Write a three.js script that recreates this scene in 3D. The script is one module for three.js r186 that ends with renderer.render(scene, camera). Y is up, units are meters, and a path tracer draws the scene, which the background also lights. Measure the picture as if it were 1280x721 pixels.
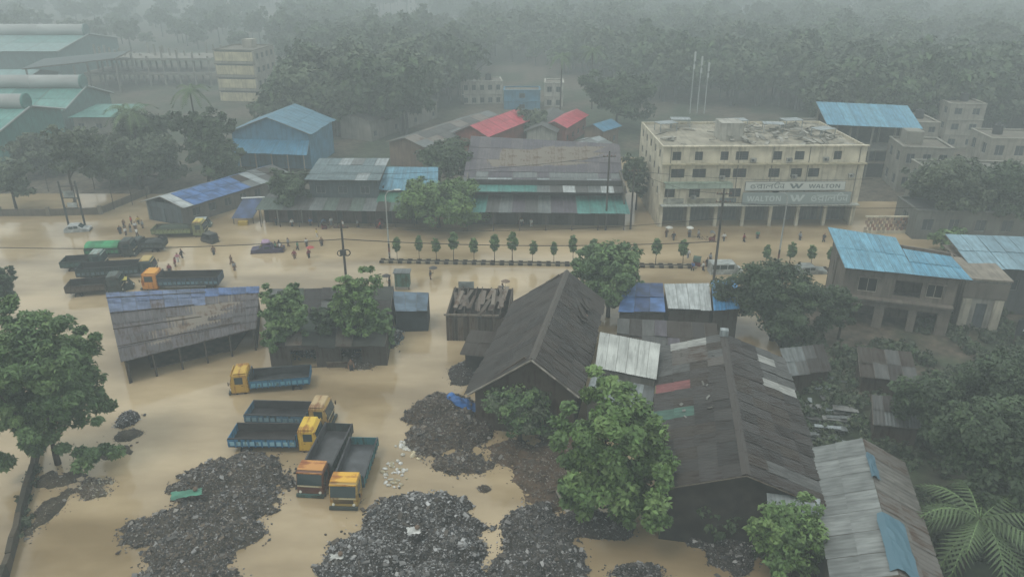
import * as THREE from 'three';
import { mergeGeometries, mergeVertices } from 'three/addons/utils/BufferGeometryUtils.js';
import { MarchingCubes } from 'three/addons/objects/MarchingCubes.js';

// ---------------------------------------------------------------- camera, sky, sun, exposure
const scene = new THREE.Scene();
const CAM_H = 38, FOCAL = 950, PITCH = Math.atan(420 / FOCAL);          // focal length and pitch in photograph pixels (1280 x 721)
const camera = new THREE.PerspectiveCamera(2 * Math.atan(360.5 / FOCAL) * 180 / Math.PI, 1280 / 721, 0.5, 4000);
camera.position.set(0, CAM_H, 0);
camera.rotation.set(-PITCH, 0, 0);
camera.updateMatrixWorld();
function overcastSky() {
  const w = 64, h = 32, d = new Float32Array(w * h * 4);
  for (let j = 0; j < h; j++) for (let i = 0; i < w; i++) {
    const e = Math.max(0, Math.sin(((j + 0.5) / h - 0.5) * Math.PI)), l = 0.95 * (1 + 1.2 * e) / 2.2, k = (j * w + i) * 4;
    d[k] = l * 0.92; d[k + 1] = l * 1.0; d[k + 2] = l * 1.0; d[k + 3] = 1;
  }
  const t = new THREE.DataTexture(d, w, h, THREE.RGBAFormat, THREE.FloatType);
  t.mapping = THREE.EquirectangularReflectionMapping; t.magFilter = THREE.LinearFilter; t.minFilter = THREE.LinearFilter;
  t.wrapS = THREE.RepeatWrapping; t.needsUpdate = true;
  return t;
}
scene.background = overcastSky();
scene.environment = scene.background;
const sun = new THREE.DirectionalLight(0xfff4e6, 0.6);
sun.position.set(-60, 150, -40); sun.target.position.set(0, 0, -90);
sun.castShadow = true; sun.shadow.radius = 30; sun.shadow.mapSize.set(2048, 2048);
Object.assign(sun.shadow.camera, { left: -160, right: 160, top: 160, bottom: -160, near: 1, far: 500 });
scene.add(sun, sun.target);
scene.fog = new THREE.FogExp2(0xdfe9ea, 0.0022);
const renderer = new THREE.WebGLRenderer({ antialias: true });
renderer.setSize(1024, 576);
renderer.toneMapping = THREE.LinearToneMapping;
renderer.toneMappingExposure = 1.52;
renderer.shadowMap.enabled = true;

// ---------------------------------------------------------------- helpers
const mulberry = (a) => () => { a |= 0; a = a + 0x6D2B79F5 | 0; let t = Math.imul(a ^ a >>> 15, 1 | a); t = t + Math.imul(t ^ t >>> 7, 61 | t) ^ t; return ((t ^ t >>> 14) >>> 0) / 4294967296; };
let R = mulberry(7);
const rnd = (a, b) => a + (b - a) * R(), pick = (l) => l[Math.floor(R() * l.length)];
const CP = Math.cos(PITCH), SP = Math.sin(PITCH);
const V = (x, y, D) => new THREE.Vector3(x, y, -D);                     // D: metres ahead of the viewer
function G(px, py, Y = 0) {                                             // the point at height Y that the photograph shows at (px, py)
  const dx = (px - 640) / FOCAL, dy = -(py - 360.5) / FOCAL, t = (Y - CAM_H) / (dy * CP - SP);
  return V(dx * t, Y, (dy * SP + CP) * t);
}
function AT(px, py, D) {                                                // the point at distance D that the photograph shows at (px, py)
  const dx = (px - 640) / FOCAL, dy = -(py - 360.5) / FOCAL, t = D / (dy * SP + CP);
  return V(dx * t, CAM_H + (dy * CP - SP) * t, D);
}
const pxPerM = (D, Y = 0) => FOCAL / (D * CP + (CAM_H - Y) * SP);
const taken = {};
function numbered(n) { const k = taken[n] = (taken[n] ?? -1) + 1; return k ? `${n}_${String(k).padStart(3, '0')}` : n; }
function tag(o, label, category, group, kind) { Object.assign(o.userData, { label, category }); if (group) o.userData.group = group; if (kind) o.userData.kind = kind; return o; }
function thing(name, label, category, pos = V(0, 0, 0), turn = 0, group) {
  const o = new THREE.Group(); o.name = numbered(name); o.position.copy(pos); o.rotation.y = turn; scene.add(o); o.updateMatrixWorld();
  return tag(o, label, category, group);
}
function mesh(name, geo, m, parent) { const o = new THREE.Mesh(geo, m); o.name = name; o.castShadow = o.receiveShadow = true; (parent ?? scene).add(o); return o; }
function copyOf(o, pos, turn, scale, label, group) {
  const c = o.clone(); c.name = numbered(o.name.replace(/_\d{3}$/, '')); c.userData = { ...o.userData };
  c.position.copy(pos); c.rotation.y = turn; if (scale) c.scale.setScalar(scale);
  if (label) c.userData.label = label; if (group) c.userData.group = group;
  scene.add(c); c.updateMatrixWorld(); return c;
}

// ---------------------------------------------------------------- textures and materials
function fbm(size, cells, oct, seed, ax = 1) {                          // tileable value noise; ax stretches the grain along v
  const out = new Float32Array(size * size); let amp = 1, sum = 0;
  for (let o = 0; o < oct; o++) {
    const cx = cells << o, cy = Math.max(1, Math.round((cells << o) / ax)), r = mulberry(seed + o * 77), g = new Float32Array(cx * cy).map(() => r());
    for (let y = 0; y < size; y++) { const fy = y / size * cy, y0 = Math.floor(fy), ty = fy - y0, sy = ty * ty * (3 - 2 * ty);
      for (let x = 0; x < size; x++) { const fx = x / size * cx, x0 = Math.floor(fx), tx = fx - x0, sx = tx * tx * (3 - 2 * tx);
        const a = g[(y0 % cy) * cx + x0 % cx], b = g[(y0 % cy) * cx + (x0 + 1) % cx], c = g[((y0 + 1) % cy) * cx + x0 % cx], d = g[((y0 + 1) % cy) * cx + (x0 + 1) % cx];
        out[y * size + x] += amp * (a + (b - a) * sx + (c - a) * sy + (a - b - c + d) * sx * sy); } }
    sum += amp; amp *= 0.55;
  }
  return out.map((v) => v / sum);
}
function tex(field, size, ramp, srgb = true) {
  const d = new Uint8Array(size * size * 4);
  for (let i = 0; i < size * size; i++) { const c = ramp(field[i], i); d[i * 4] = c[0]; d[i * 4 + 1] = c[1]; d[i * 4 + 2] = c[2]; d[i * 4 + 3] = 255; }
  const t = new THREE.DataTexture(d, size, size); t.wrapS = t.wrapT = THREE.RepeatWrapping; t.magFilter = THREE.LinearFilter; t.minFilter = THREE.LinearMipmapLinearFilter; t.generateMipmaps = true;
  if (srgb) t.colorSpace = THREE.SRGBColorSpace; t.needsUpdate = true; return t;
}
const gray = (lo, hi, c = 2) => (v) => { const s = Math.min(1, Math.max(0, (v - 0.5) * c + 0.5)), g = lo + (hi - lo) * s; return [g, g, g]; };
const N1 = fbm(256, 4, 6, 11), N2 = fbm(256, 6, 6, 29), N3 = fbm(256, 24, 4, 41, 8), N4 = fbm(256, 3, 6, 53);
const rep = (t, m) => { t.repeat.set(1 / m, 1 / m); return t; };
const T = {
  grime: rep(tex(N1, 256, gray(150, 255, 2.4)), 5),
  plaster: rep(tex(N2, 256, (v, i) => { const s = gray(205, 255, 1.6)(v)[0] * (1 - 0.13 * Math.min(1, Math.max(0, (N3[i] - 0.52) * 6))); return [s, s * 0.985, s * 0.96]; }), 7),
  rust: rep(tex(N2, 256, (v, i) => { const k = Math.min(1, Math.max(0, (v * 0.6 + N3[i] * 0.6 - 0.58) * 4.5)); return [235 - 70 * k, 235 - 105 * k, 235 - 130 * k]; }), 4),
  sheet: rep(tex(N3, 256, (v, i) => { const s = gray(165, 255, 2)(v * 0.6 + N1[i] * 0.4)[0]; return [s, s, s]; }), 4.5),
  cloth: rep(tex(N4, 256, gray(175, 255, 2.2)), 3),
};
const mats = {};
function M(color, kind = '', rough = 0.85, extra = {}) {
  const key = [color, kind, rough, JSON.stringify(extra)].join('|');
  if (!mats[key]) { const p = { color, roughness: rough, side: THREE.DoubleSide, ...extra }; if (kind) p.map = T[kind]; mats[key] = new THREE.MeshStandardMaterial(p); }
  return mats[key];
}
const GLASS = new THREE.MeshPhysicalMaterial({ color: 0x2c3a3c, roughness: 0.08, specularIntensity: 1 });
const DARKPANE = new THREE.MeshStandardMaterial({ color: 0x3c4448, roughness: 0.25 });

// ---------------------------------------------------------------- geometry
function boxGeo(w, h, d) {                                              // a box with uv in metres and a random texture offset
  const g = new THREE.BoxGeometry(w, h, d), uv = g.attributes.uv, ox = rnd(0, 9), oy = rnd(0, 9), s = [[d, h], [d, h], [w, d], [w, d], [w, h], [w, h]];
  for (let i = 0; i < 24; i++) { const [a, b] = s[i >> 2]; uv.setXY(i, uv.getX(i) * a + ox, uv.getY(i) * b + oy); }
  return g;
}
const moved = (g, x, y, z, rx = 0, ry = 0, rz = 0) => g.applyMatrix4(new THREE.Matrix4().compose(new THREE.Vector3(x, y, z), new THREE.Quaternion().setFromEuler(new THREE.Euler(rx, ry, rz)), new THREE.Vector3(1, 1, 1)));
function bx(x0, x1, y0, y1, z0, z1) { return moved(boxGeo(Math.abs(x1 - x0), Math.abs(y1 - y0), Math.abs(z1 - z0)), (x0 + x1) / 2, (y0 + y1) / 2, (z0 + z1) / 2); }
const flat = (g) => { const n = g.index ? g.toNonIndexed() : g; for (const k of Object.keys(n.attributes)) if (!['position', 'normal', 'uv'].includes(k)) n.deleteAttribute(k); return n; };
const join = (l) => mergeGeometries(l.map(flat));
function bar(a, b, r0, r1 = r0, seg = 6) {                              // a tapered bar between two points
  const d = b.clone().sub(a), g = new THREE.CylinderGeometry(r1, r0, d.length(), seg, 1);
  g.applyMatrix4(new THREE.Matrix4().compose(a.clone().add(b).multiplyScalar(0.5), new THREE.Quaternion().setFromUnitVectors(new THREE.Vector3(0, 1, 0), d.normalize()), new THREE.Vector3(1, 1, 1)));
  return g;
}
const v3 = (x, y, z) => new THREE.Vector3(x, y, z);
function prism(top, th) {                                               // a slab below four corners (a b c d, anticlockwise from above)
  const n = top[1].clone().sub(top[0]).cross(top[3].clone().sub(top[0])).normalize().multiplyScalar(-th), b = top.map((p) => p.clone().add(n)), pos = [], uv = [];
  const o = [rnd(0, 9), rnd(0, 9)], W = top[0].distanceTo(top[1]), H = top[0].distanceTo(top[3]);
  const q = (p, u) => { for (const i of [0, 1, 2, 0, 2, 3]) { pos.push(p[i].x, p[i].y, p[i].z); uv.push(u[i][0] + o[0], u[i][1] + o[1]); } };
  const f = [[0, 0], [W, 0], [W, H], [0, H]], e = [[0, 0], [W, 0], [W, th], [0, th]];
  q(top, f); q([b[3], b[2], b[1], b[0]], f);
  for (let i = 0; i < 4; i++) { const j = (i + 1) % 4; q([b[i], b[j], top[j], top[i]], e); }
  const g = new THREE.BufferGeometry(); g.setAttribute('position', new THREE.Float32BufferAttribute(pos, 3)); g.setAttribute('uv', new THREE.Float32BufferAttribute(uv, 2)); g.computeVertexNormals(); return g;
}
const mix = (a, b, t) => a.clone().lerp(b, t);
function sheetRoof(parent, c, nu, nv, matOf, o = {}) {                  // c: four world corners A B (eave) C D (ridge); each sheet is a piece of its own on a dark deck
  const l = c.map((p) => parent.worldToLocal(p.clone())), at = (u, v) => mix(mix(l[0], l[1], u), mix(l[3], l[2], u), v), up = v3(0, 1, 0);
  const deck = mesh('roof', prism(l.map((p) => p.clone().addScaledVector(up, -0.03)), o.deck ?? 0.06), o.under ?? M(0x776f64, 'rust'), parent);
  for (let j = 0; j < nv; j++) for (let i = 0; i < nu; i++) {
    const m = matOf(i, j); if (!m) continue;
    const e = 0.012 / nu, ov = j < nv ? 0.04 : 0, lift = rnd(0.015, o.lift ?? 0.06), tilt = rnd(0, o.lift ?? 0.06), k = o.ragged ?? 0.05;
    const u0 = i / nu + e, u1 = (i + 1) / nu - e, v0 = j / nv - (ov + rnd(0, k)) / nv, v1 = (j + 1) / nv;
    const q = [at(u0, v0), at(u1, v0), at(u1, v1), at(u0, v1)];
    q[0].y += lift + tilt + 0.02; q[1].y += lift + 0.02 + rnd(0, 0.02); q[2].y += lift * 0.4; q[3].y += lift * 0.4 + tilt * 0.3;
    mesh(o.piece ?? 'roof_sheet', o.ribs ? ribbed(q, o.ribs) : prism(q, 0.018), m, deck);
  }
  return deck;
}
function ribbed(q, n) {                                                 // a trapezoid-ribbed sheet spanning four corners
  const pos = [], uv = [], o = rnd(0, 9), W = q[0].distanceTo(q[1]), H = q[0].distanceTo(q[3]), nrm = q[1].clone().sub(q[0]).cross(q[3].clone().sub(q[0])).normalize();
  const p = []; for (let i = 0; i <= n * 2; i++) { const t = i / (n * 2), up = i % 2 ? 0.035 : 0; p.push([mix(q[0], q[1], t).addScaledVector(nrm, up), mix(q[3], q[2], t).addScaledVector(nrm, up), t * W]); }
  for (let i = 0; i < n * 2; i++) { const [a, d, s] = p[i], [b, c, t] = p[i + 1];
    for (const [w, u, v] of [[a, s, 0], [b, t, 0], [c, t, H], [a, s, 0], [c, t, H], [d, s, H]]) { pos.push(w.x, w.y, w.z); uv.push(u + o, v + o); } }
  const g = new THREE.BufferGeometry(); g.setAttribute('position', new THREE.Float32BufferAttribute(pos, 3)); g.setAttribute('uv', new THREE.Float32BufferAttribute(uv, 2)); g.computeVertexNormals(); return g;
}
// a wall of thickness t from A to B (world points), its outside to the right of A->B seen from above; openings [u, v, w, h, kind] in metres are cut and filled
function wallAB(parent, A, B, y0, y1, m, openings = [], o = {}) {
  const a = parent.worldToLocal(A.clone()), b = parent.worldToLocal(B.clone()), t = o.t ?? 0.22, d = b.clone().sub(a), L = Math.hypot(d.x, d.z), yb = o.yb ?? y1;
  const s = new THREE.Shape(); s.moveTo(0, y0); s.lineTo(L, y0); s.lineTo(L, yb); if (o.peak) s.lineTo(L / 2, o.peak); s.lineTo(0, y1); s.closePath();
  for (const [u, v, w, h] of openings) { const p = new THREE.Path(); p.moveTo(u, v); p.lineTo(u, v + h); p.lineTo(u + w, v + h); p.lineTo(u + w, v); p.closePath(); s.holes.push(p); }
  const g = new THREE.ExtrudeGeometry(s, { depth: t, bevelEnabled: false });
  const w = mesh(o.name ?? 'wall', g, m, parent);
  w.position.set(a.x, 0, a.z); w.rotation.y = Math.atan2(-d.z, d.x);
  w.translateZ(-t);
  for (const [u, v, ww, h, kind = 'window'] of openings) {
    if (kind === 'hole') continue;
    if (kind === 'shutter' || kind === 'door') { mesh(kind, bx(u, u + ww, v, v + h, 0.06, 0.1), o.shutter ?? M(0x50585c, 'sheet'), w); continue; }
    const f = 0.07, fr = join([bx(u, u + ww, v, v + f, 0.04, 0.12), bx(u, u + ww, v + h - f, v + h, 0.04, 0.12), bx(u, u + f, v + f, v + h - f, 0.04, 0.12), bx(u + ww - f, u + ww, v + f, v + h - f, 0.04, 0.12), bx(u + ww / 2 - 0.03, u + ww / 2 + 0.03, v + f, v + h - f, 0.05, 0.11)]);
    const fw = mesh('window', fr, o.frame ?? M(0x8d928f, 'grime'), w);
    const pn = o.pane ?? DARKPANE;
    w.remove(fw); parent.add(fw); fw.position.copy(w.position); fw.rotation.copy(w.rotation);
    mesh('pane', bx(u + f, u + ww - f, v + f, v + h - f, 0.06, 0.075), pn, fw);
    if (o.bars) for (let k = 1; k < 4; k++) mesh('grille_bar', bx(u + 0.02, u + ww - 0.02, v + h * k / 4 - 0.025, v + h * k / 4 + 0.025, t * 0.6, t * 0.6 + 0.03), M(0x53504a), fw);
    if (o.hood) mesh('sunshade', bx(u - 0.15, u + ww + 0.15, v + h + 0.04, v + h + 0.14, t - 0.02, t + 0.45), m, fw);
  }
  return w;
}
function windowsRow(L, n, v, w, h, m0 = 0.8) { const l = []; for (let i = 0; i < n; i++) l.push([m0 + (L - 2 * m0 - w) * (n > 1 ? i / (n - 1) : 0.5), v, w, h]); return l; }

// ---------------------------------------------------------------- noise for terrain and heaps
const H2 = (x, z, s) => { const h = Math.sin(x * 127.1 + z * 311.7 + s * 74.7) * 43758.5453; return h - Math.floor(h); };
function noise2(x, z, s = 0) { const x0 = Math.floor(x), z0 = Math.floor(z), fx = x - x0, fz = z - z0, a = fx * fx * (3 - 2 * fx), b = fz * fz * (3 - 2 * fz);
  return H2(x0, z0, s) * (1 - a) * (1 - b) + H2(x0 + 1, z0, s) * a * (1 - b) + H2(x0, z0 + 1, s) * (1 - a) * b + H2(x0 + 1, z0 + 1, s) * a * b; }
const fbm2 = (x, z, s) => noise2(x, z, s) * 0.5 + noise2(x * 2.1, z * 2.1, s + 1) * 0.28 + noise2(x * 4.3, z * 4.3, s + 2) * 0.15 + noise2(x * 9, z * 9, s + 3) * 0.07;
const smooth = (a, b, v) => { const t = Math.min(1, Math.max(0, (v - a) / (b - a))); return t * t * (3 - 2 * t); };

// ---------------------------------------------------------------- the setting: ground, flood water
function groundHeight(x, D) {
  let h = -0.75;
  h += 1.2 * smooth(119, 124, D + 3 * (noise2(x / 6, D / 6, 3) - 0.5)) * Math.max(smooth(18.5, 17, x), smooth(52, 54, x), smooth(140, 160, D)) * Math.max(smooth(-62, -55, x), smooth(121, 128, D), 0) + 0.3 * smooth(150, 185, D);
  h += 1.0 * smooth(13.5, 17, x - 0.02 * D + 2 * (noise2(x / 3, D / 3, 5) - 0.5)) * smooth(66, 58, D);
  h += 1.0 * smooth(25, 30, x) * smooth(88, 84, D) * smooth(56, 62, D);
  h += 14 * smooth(420, 900, D) + 30 * smooth(900, 2200, D) * noise2(x / 300, 1, 8);
  return h + 0.25 * (fbm2(x / 6, D / 6, 9) - 0.5);
}
{
  const xs = [], ds = [];
  for (let x = -1600; x <= 1600;) { xs.push(x); x += Math.abs(x) < 70 ? 1.25 : Math.abs(x) < 260 ? 8 : 60; }
  for (let D = -60; D <= 2600;) { ds.push(D); D += D < 30 ? 6 : D < 100 ? 1.25 : D < 300 ? 6 : 50; }
  const pos = [], col = [], uv = [], idx = [], c = new THREE.Color(), w = xs.length;
  for (const D of ds) for (const x of xs) {
    pos.push(x, groundHeight(x, D), -D); uv.push(x, D);
    const green = D > 138 || (x > 14 && D < 85) ? smooth(0.4, 0.6, fbm2(x / 9, D / 9, 21)) : 0.1;
    c.setRGB(0.13 + (0.045 - 0.13) * green, 0.105 + (0.065 - 0.105) * green, 0.075 + (0.03 - 0.075) * green); col.push(c.r, c.g, c.b);
  }
  for (let j = 0; j + 1 < ds.length; j++) for (let i = 0; i + 1 < w; i++) { const a = j * w + i; idx.push(a, a + 1, a + w + 1, a, a + w + 1, a + w); }
  const g = new THREE.BufferGeometry(); g.setAttribute('position', new THREE.Float32BufferAttribute(pos, 3)); g.setAttribute('color', new THREE.Float32BufferAttribute(col, 3)); g.setAttribute('uv', new THREE.Float32BufferAttribute(uv, 2)); g.setIndex(idx); g.computeVertexNormals();
  const m = mesh('ground', g, new THREE.MeshStandardMaterial({ vertexColors: true, map: T.grime, roughness: 0.95, side: THREE.DoubleSide }));
  m.userData.kind = 'structure';
}
{
  const wf = fbm(512, 3, 6, 301), w2 = fbm(512, 3, 6, 311, 0.34), bf = fbm(512, 18, 5, 331, 1.6);
  const cm = rep(tex(wf, 512, (v, i) => { const k = Math.min(1, Math.max(0, (v * 0.45 + w2[i] * 0.55 - 0.5) * 3.6 + 0.5)); return [130 + 48 * k, 113 + 46 * k, 86 + 42 * k]; }), 46);
  const bm = rep(tex(bf, 512, gray(0, 255, 1.6), false), 7), rm = rep(tex(w2, 512, gray(95, 190, 2.5), false), 31);
  const g = new THREE.PlaneGeometry(700, 330); g.rotateX(-Math.PI / 2); g.translate(0, 0, -105);
  const p = g.attributes.position, uv = g.attributes.uv; for (let i = 0; i < p.count; i++) uv.setXY(i, p.getX(i), p.getZ(i));
  const m = mesh('flood_water', g, new THREE.MeshPhysicalMaterial({ color: 0xffffff, map: cm, roughness: 0.18, roughnessMap: rm, bumpMap: bm, bumpScale: 0.006, specularIntensity: 1, ior: 1.42 }));
  m.userData.kind = 'structure';
}

// ---------------------------------------------------------------- vegetation
const LEAF = new THREE.MeshStandardMaterial({ vertexColors: true, roughness: 0.7, side: THREE.DoubleSide });
const BARK = M(0x4b4036, 'grime', 0.95);
const GREENS = {
  fresh: [[0.085, 0.152, 0.038], [0.068, 0.125, 0.032], [0.11, 0.178, 0.05]],
  mid: [[0.075, 0.132, 0.042], [0.06, 0.108, 0.036], [0.1, 0.16, 0.052]],
  dark: [[0.035, 0.06, 0.024], [0.028, 0.048, 0.02], [0.046, 0.075, 0.03]],
  dull: [[0.055, 0.075, 0.038], [0.045, 0.06, 0.03], [0.07, 0.09, 0.05]],
};
// blobs: [x, y, z, rx, ry, rz]; leaves gather in clumps spread through the blobs, fewer towards the middle
function leafGeo(blobs, count, size, pal, o = {}) {
  const pos = [], nor = [], col = [], vol = blobs.map((b) => b[3] * b[4] * b[5]), tot = vol.reduce((a, b) => a + b, 0);
  const dir = () => { const z = rnd(-1, 1), a = rnd(0, 6.2832), s = Math.sqrt(1 - z * z); return v3(s * Math.cos(a), z, s * Math.sin(a)); };
  const clumps = [];
  blobs.forEach((b, k) => {
    const n = Math.max(6, Math.round((o.clumps ?? 90) * vol[k] / tot));
    for (let i = 0; i < n; i++) { const d = dir(), r = 0.3 + 0.56 * Math.sqrt(R()); if (d.y < -0.5) d.y *= 0.5; clumps.push([b[0] + d.x * b[3] * r, b[1] + d.y * b[4] * r, b[2] + d.z * b[5] * r, rnd(0.2, 0.42) * Math.min(b[3], b[5]) * (o.clump ?? 1), pick(pal), d]); }
  });
  for (let i = 0; i < count; i++) {
    const c = clumps[Math.floor(R() * clumps.length)], e = dir(), q = Math.cbrt(R()) * c[3];
    const p = v3(c[0] + e.x * q, c[1] + e.y * q * 0.7, c[2] + e.z * q);
    const n = c[5].clone().multiplyScalar(0.6).add(dir().multiplyScalar(0.9)).add(v3(0, o.up ?? 0.7, 0)).normalize();
    const t = dir().cross(n).normalize(), b = n.clone().cross(t), s = size * rnd(0.6, 1.35), wd = s * (o.slim ?? 0.5), dr = (o.droop ?? 0.25) * s;
    const A = p.clone().addScaledVector(t, -s), B = p.clone().addScaledVector(b, wd), C = p.clone().addScaledVector(t, s), E = p.clone().addScaledVector(b, -wd); A.y -= dr; C.y -= dr;
    for (const w of [A, E, B, B, E, C]) pos.push(w.x, w.y, w.z);
    const f = rnd(0.75, 1.3), g = rnd(0.95, 1.05);
    for (let k = 0; k < 6; k++) { nor.push(n.x, n.y, n.z); col.push(c[4][0] * f, c[4][1] * f * g, c[4][2] * f); }
  }
  const g = new THREE.BufferGeometry(); g.setAttribute('position', new THREE.Float32BufferAttribute(pos, 3)); g.setAttribute('normal', new THREE.Float32BufferAttribute(nor, 3)); g.setAttribute('color', new THREE.Float32BufferAttribute(col, 3));
  return [g, clumps];
}
function trunkGeo(top, r, clumps, n = 9, lean = [0, 0], bottom = -0.8) {
  const l = [], pts = [v3(0, bottom, 0), v3(lean[0] * 0.3, top * 0.35, lean[1] * 0.3), v3(lean[0] * 0.8, top * 0.75, lean[1] * 0.8), v3(lean[0], top, lean[1])];
  for (let i = 0; i < 3; i++) l.push(bar(pts[i], pts[i + 1], r * (1 - i * 0.22), r * (0.78 - i * 0.22), 8));
  for (let i = 0; i < n && clumps.length; i++) {
    const c = clumps[Math.floor(R() * clumps.length)], s = mix(pts[2], pts[3], R()), e = v3(c[0], c[1], c[2]), m = mix(s, e, 0.5); m.y -= 0.12 * s.distanceTo(e);
    l.push(bar(s, m, r * 0.42, r * 0.28, 5), bar(m, e, r * 0.28, r * 0.08, 5));
  }
  return join(l);
}
function makeTree(name, label, base, blobs, count, size, pal, o = {}) {
  const t = thing(name, label, 'tree', base, o.turn ?? 0, o.group);
  const [g, cl] = leafGeo(blobs, count, size, pal, o);
  const top = o.trunkTop ?? Math.min(...blobs.map((b) => b[1]));
  mesh('trunk', trunkGeo(Math.max(0.6, top), o.r ?? 0.22, cl, o.limbs ?? 10, o.lean, o.bottom), BARK, t);
  mesh('crown', g, LEAF, t);
  return t;
}
// a tree from its foot pixel and the pixel box of its crown: the foot gives the distance, the box the size
function treePx(name, label, foot, box, pal, o = {}) {
  const base = G(foot[0], foot[1], o.Y ?? 0), D = -base.z, [x0, y0, x1, y1] = box;
  const a = AT(x0, y0, D), b = AT(x1, y1, D), W = (b.x - a.x) / 2, Hh = (a.y - b.y) / 2, cx = (a.x + b.x) / 2 - base.x, cy = (a.y + b.y) / 2;
  const blobs = [], n = o.lobes ?? 7;
  blobs.push([cx, cy, 0, W * 0.7, Hh * 0.78, W * 0.62]);
  for (let i = 0; i < n; i++) { const an = i / n * 6.283 + rnd(-0.3, 0.3), q = rnd(0.45, 0.62); blobs.push([cx + Math.cos(an) * W * q, cy + (((i * 0.618) % 1) * 1.15 - 0.62) * Hh, Math.sin(an) * W * q, W * rnd(0.38, 0.5), Hh * rnd(0.4, 0.55), W * rnd(0.38, 0.5)]); }
  const m = pxPerM(D, cy), area = (x1 - x0) * (y1 - y0) * 0.75, size = o.size ?? Math.max(0.17, 2.6 / m);
  return makeTree(name, label, base, blobs, Math.min(o.max ?? 36000, Math.round(area * 1.5 * (o.dense ?? 1.1) * Math.pow(2.6 / m / size, 2))), size, pal, { clumps: 190, r: 0.12 + W * 0.035, ...o });
}
function frondGeo(len, lift, droop, wid) {                              // a palm frond along +x: a curved rib with leaflets on both sides
  const pos = [], col = [], pt = (s) => v3(len * s * (1 - 0.18 * s), lift * len * s - droop * len * s * s, 0), n = 15;
  const tri = (a, b, c, k) => { for (const p of [a, b, c]) { pos.push(p.x, p.y, p.z); col.push(0.058 * k, 0.092 * k, 0.034 * k); } };
  for (let i = 0; i < n; i++) {
    const s = (i + 1) / n, p = pt(s), q = pt(s - 0.05), w = wid * Math.sin(Math.PI * (0.12 + 0.8 * s)), k = rnd(0.8, 1.3);
    for (const d of [-1, 1]) { const e = v3(p.x + len * 0.1, p.y - w * 0.5, d * w); tri(q, p, e, k); }
    if (i) { const r = pt(s - 1 / n), u = v3(0, 0.02, 0.05); tri(r.clone().sub(u), r.clone().add(u), p.clone().add(v3(0, 0.02, 0)), 2.2); }
  }
  const g = new THREE.BufferGeometry(); g.setAttribute('position', new THREE.Float32BufferAttribute(pos, 3)); g.setAttribute('color', new THREE.Float32BufferAttribute(col, 3)); g.computeVertexNormals(); return g;
}
function palm(label, base, h, n, len, group) {
  const t = thing('coconut_palm', label, 'palm tree', base, rnd(0, 6), group), tr = [];
  for (let i = 0; i < 6; i++) tr.push(bar(v3(0.5 * Math.sin(i / 5), -0.8 + (h + 0.8) * i / 6, 0), v3(0.5 * Math.sin((i + 1) / 5), -0.8 + (h + 0.8) * (i + 1) / 6, 0), 0.24 - i * 0.018, 0.225 - i * 0.018, 8));
  mesh('trunk', join(tr), BARK, t);
  const gs = [frondGeo(len, 0.75, 0.75, len * 0.2), frondGeo(len, 0.35, 0.8, len * 0.22), frondGeo(len * 0.9, 0.05, 0.75, len * 0.2)];
  for (let i = 0; i < n; i++) { const f = mesh('frond', gs[i % 3], LEAF, t); f.position.set(0.5 * Math.sin(6 / 5), h, 0); f.rotation.y = i * 2.399 + rnd(-0.2, 0.2); }
  return t;
}

// ---------------------------------------------------------------- people
const POSES = {
  stand: { hipY: 0.9, legs: [[-0.1, 0.47, 0.02, -0.12, 0.06, 0], [0.1, 0.47, 0.02, 0.12, 0.06, 0]], arms: [[-0.27, 1.1, -0.02, -0.28, 0.85, 0.08], [0.27, 1.1, -0.02, 0.28, 0.85, 0.08]] },
  walk: { hipY: 0.9, legs: [[-0.1, 0.5, 0.16, -0.11, 0.08, 0.1], [0.1, 0.48, -0.06, 0.12, 0.1, -0.3]], arms: [[-0.27, 1.12, -0.14, -0.26, 0.9, -0.12], [0.26, 1.12, 0.1, 0.22, 0.95, 0.28]] },
  hold: { hipY: 0.9, legs: [[-0.1, 0.48, 0.1, -0.11, 0.07, 0.06], [0.1, 0.47, -0.02, 0.12, 0.07, -0.14]], arms: [[-0.27, 1.1, -0.02, -0.27, 0.86, 0.1], [0.26, 1.13, 0.08, 0.14, 1.22, 0.3]] },
  carry: { hipY: 0.9, legs: [[-0.1, 0.5, 0.12, -0.11, 0.08, 0.06], [0.1, 0.48, -0.04, 0.12, 0.1, -0.2]], arms: [[-0.3, 1.3, 0.1, -0.2, 1.5, 0.12], [0.3, 1.3, 0.1, 0.2, 1.5, 0.12]] },
  sit: { hipY: 0.42, legs: [[-0.12, 0.45, 0.42, -0.12, 0.06, 0.45], [0.12, 0.45, 0.42, 0.12, 0.06, 0.45]], arms: [[-0.26, 0.64, 0.08, -0.16, 0.55, 0.32], [0.26, 0.64, 0.08, 0.16, 0.55, 0.32]] },
};
const bodyCache = {};
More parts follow.
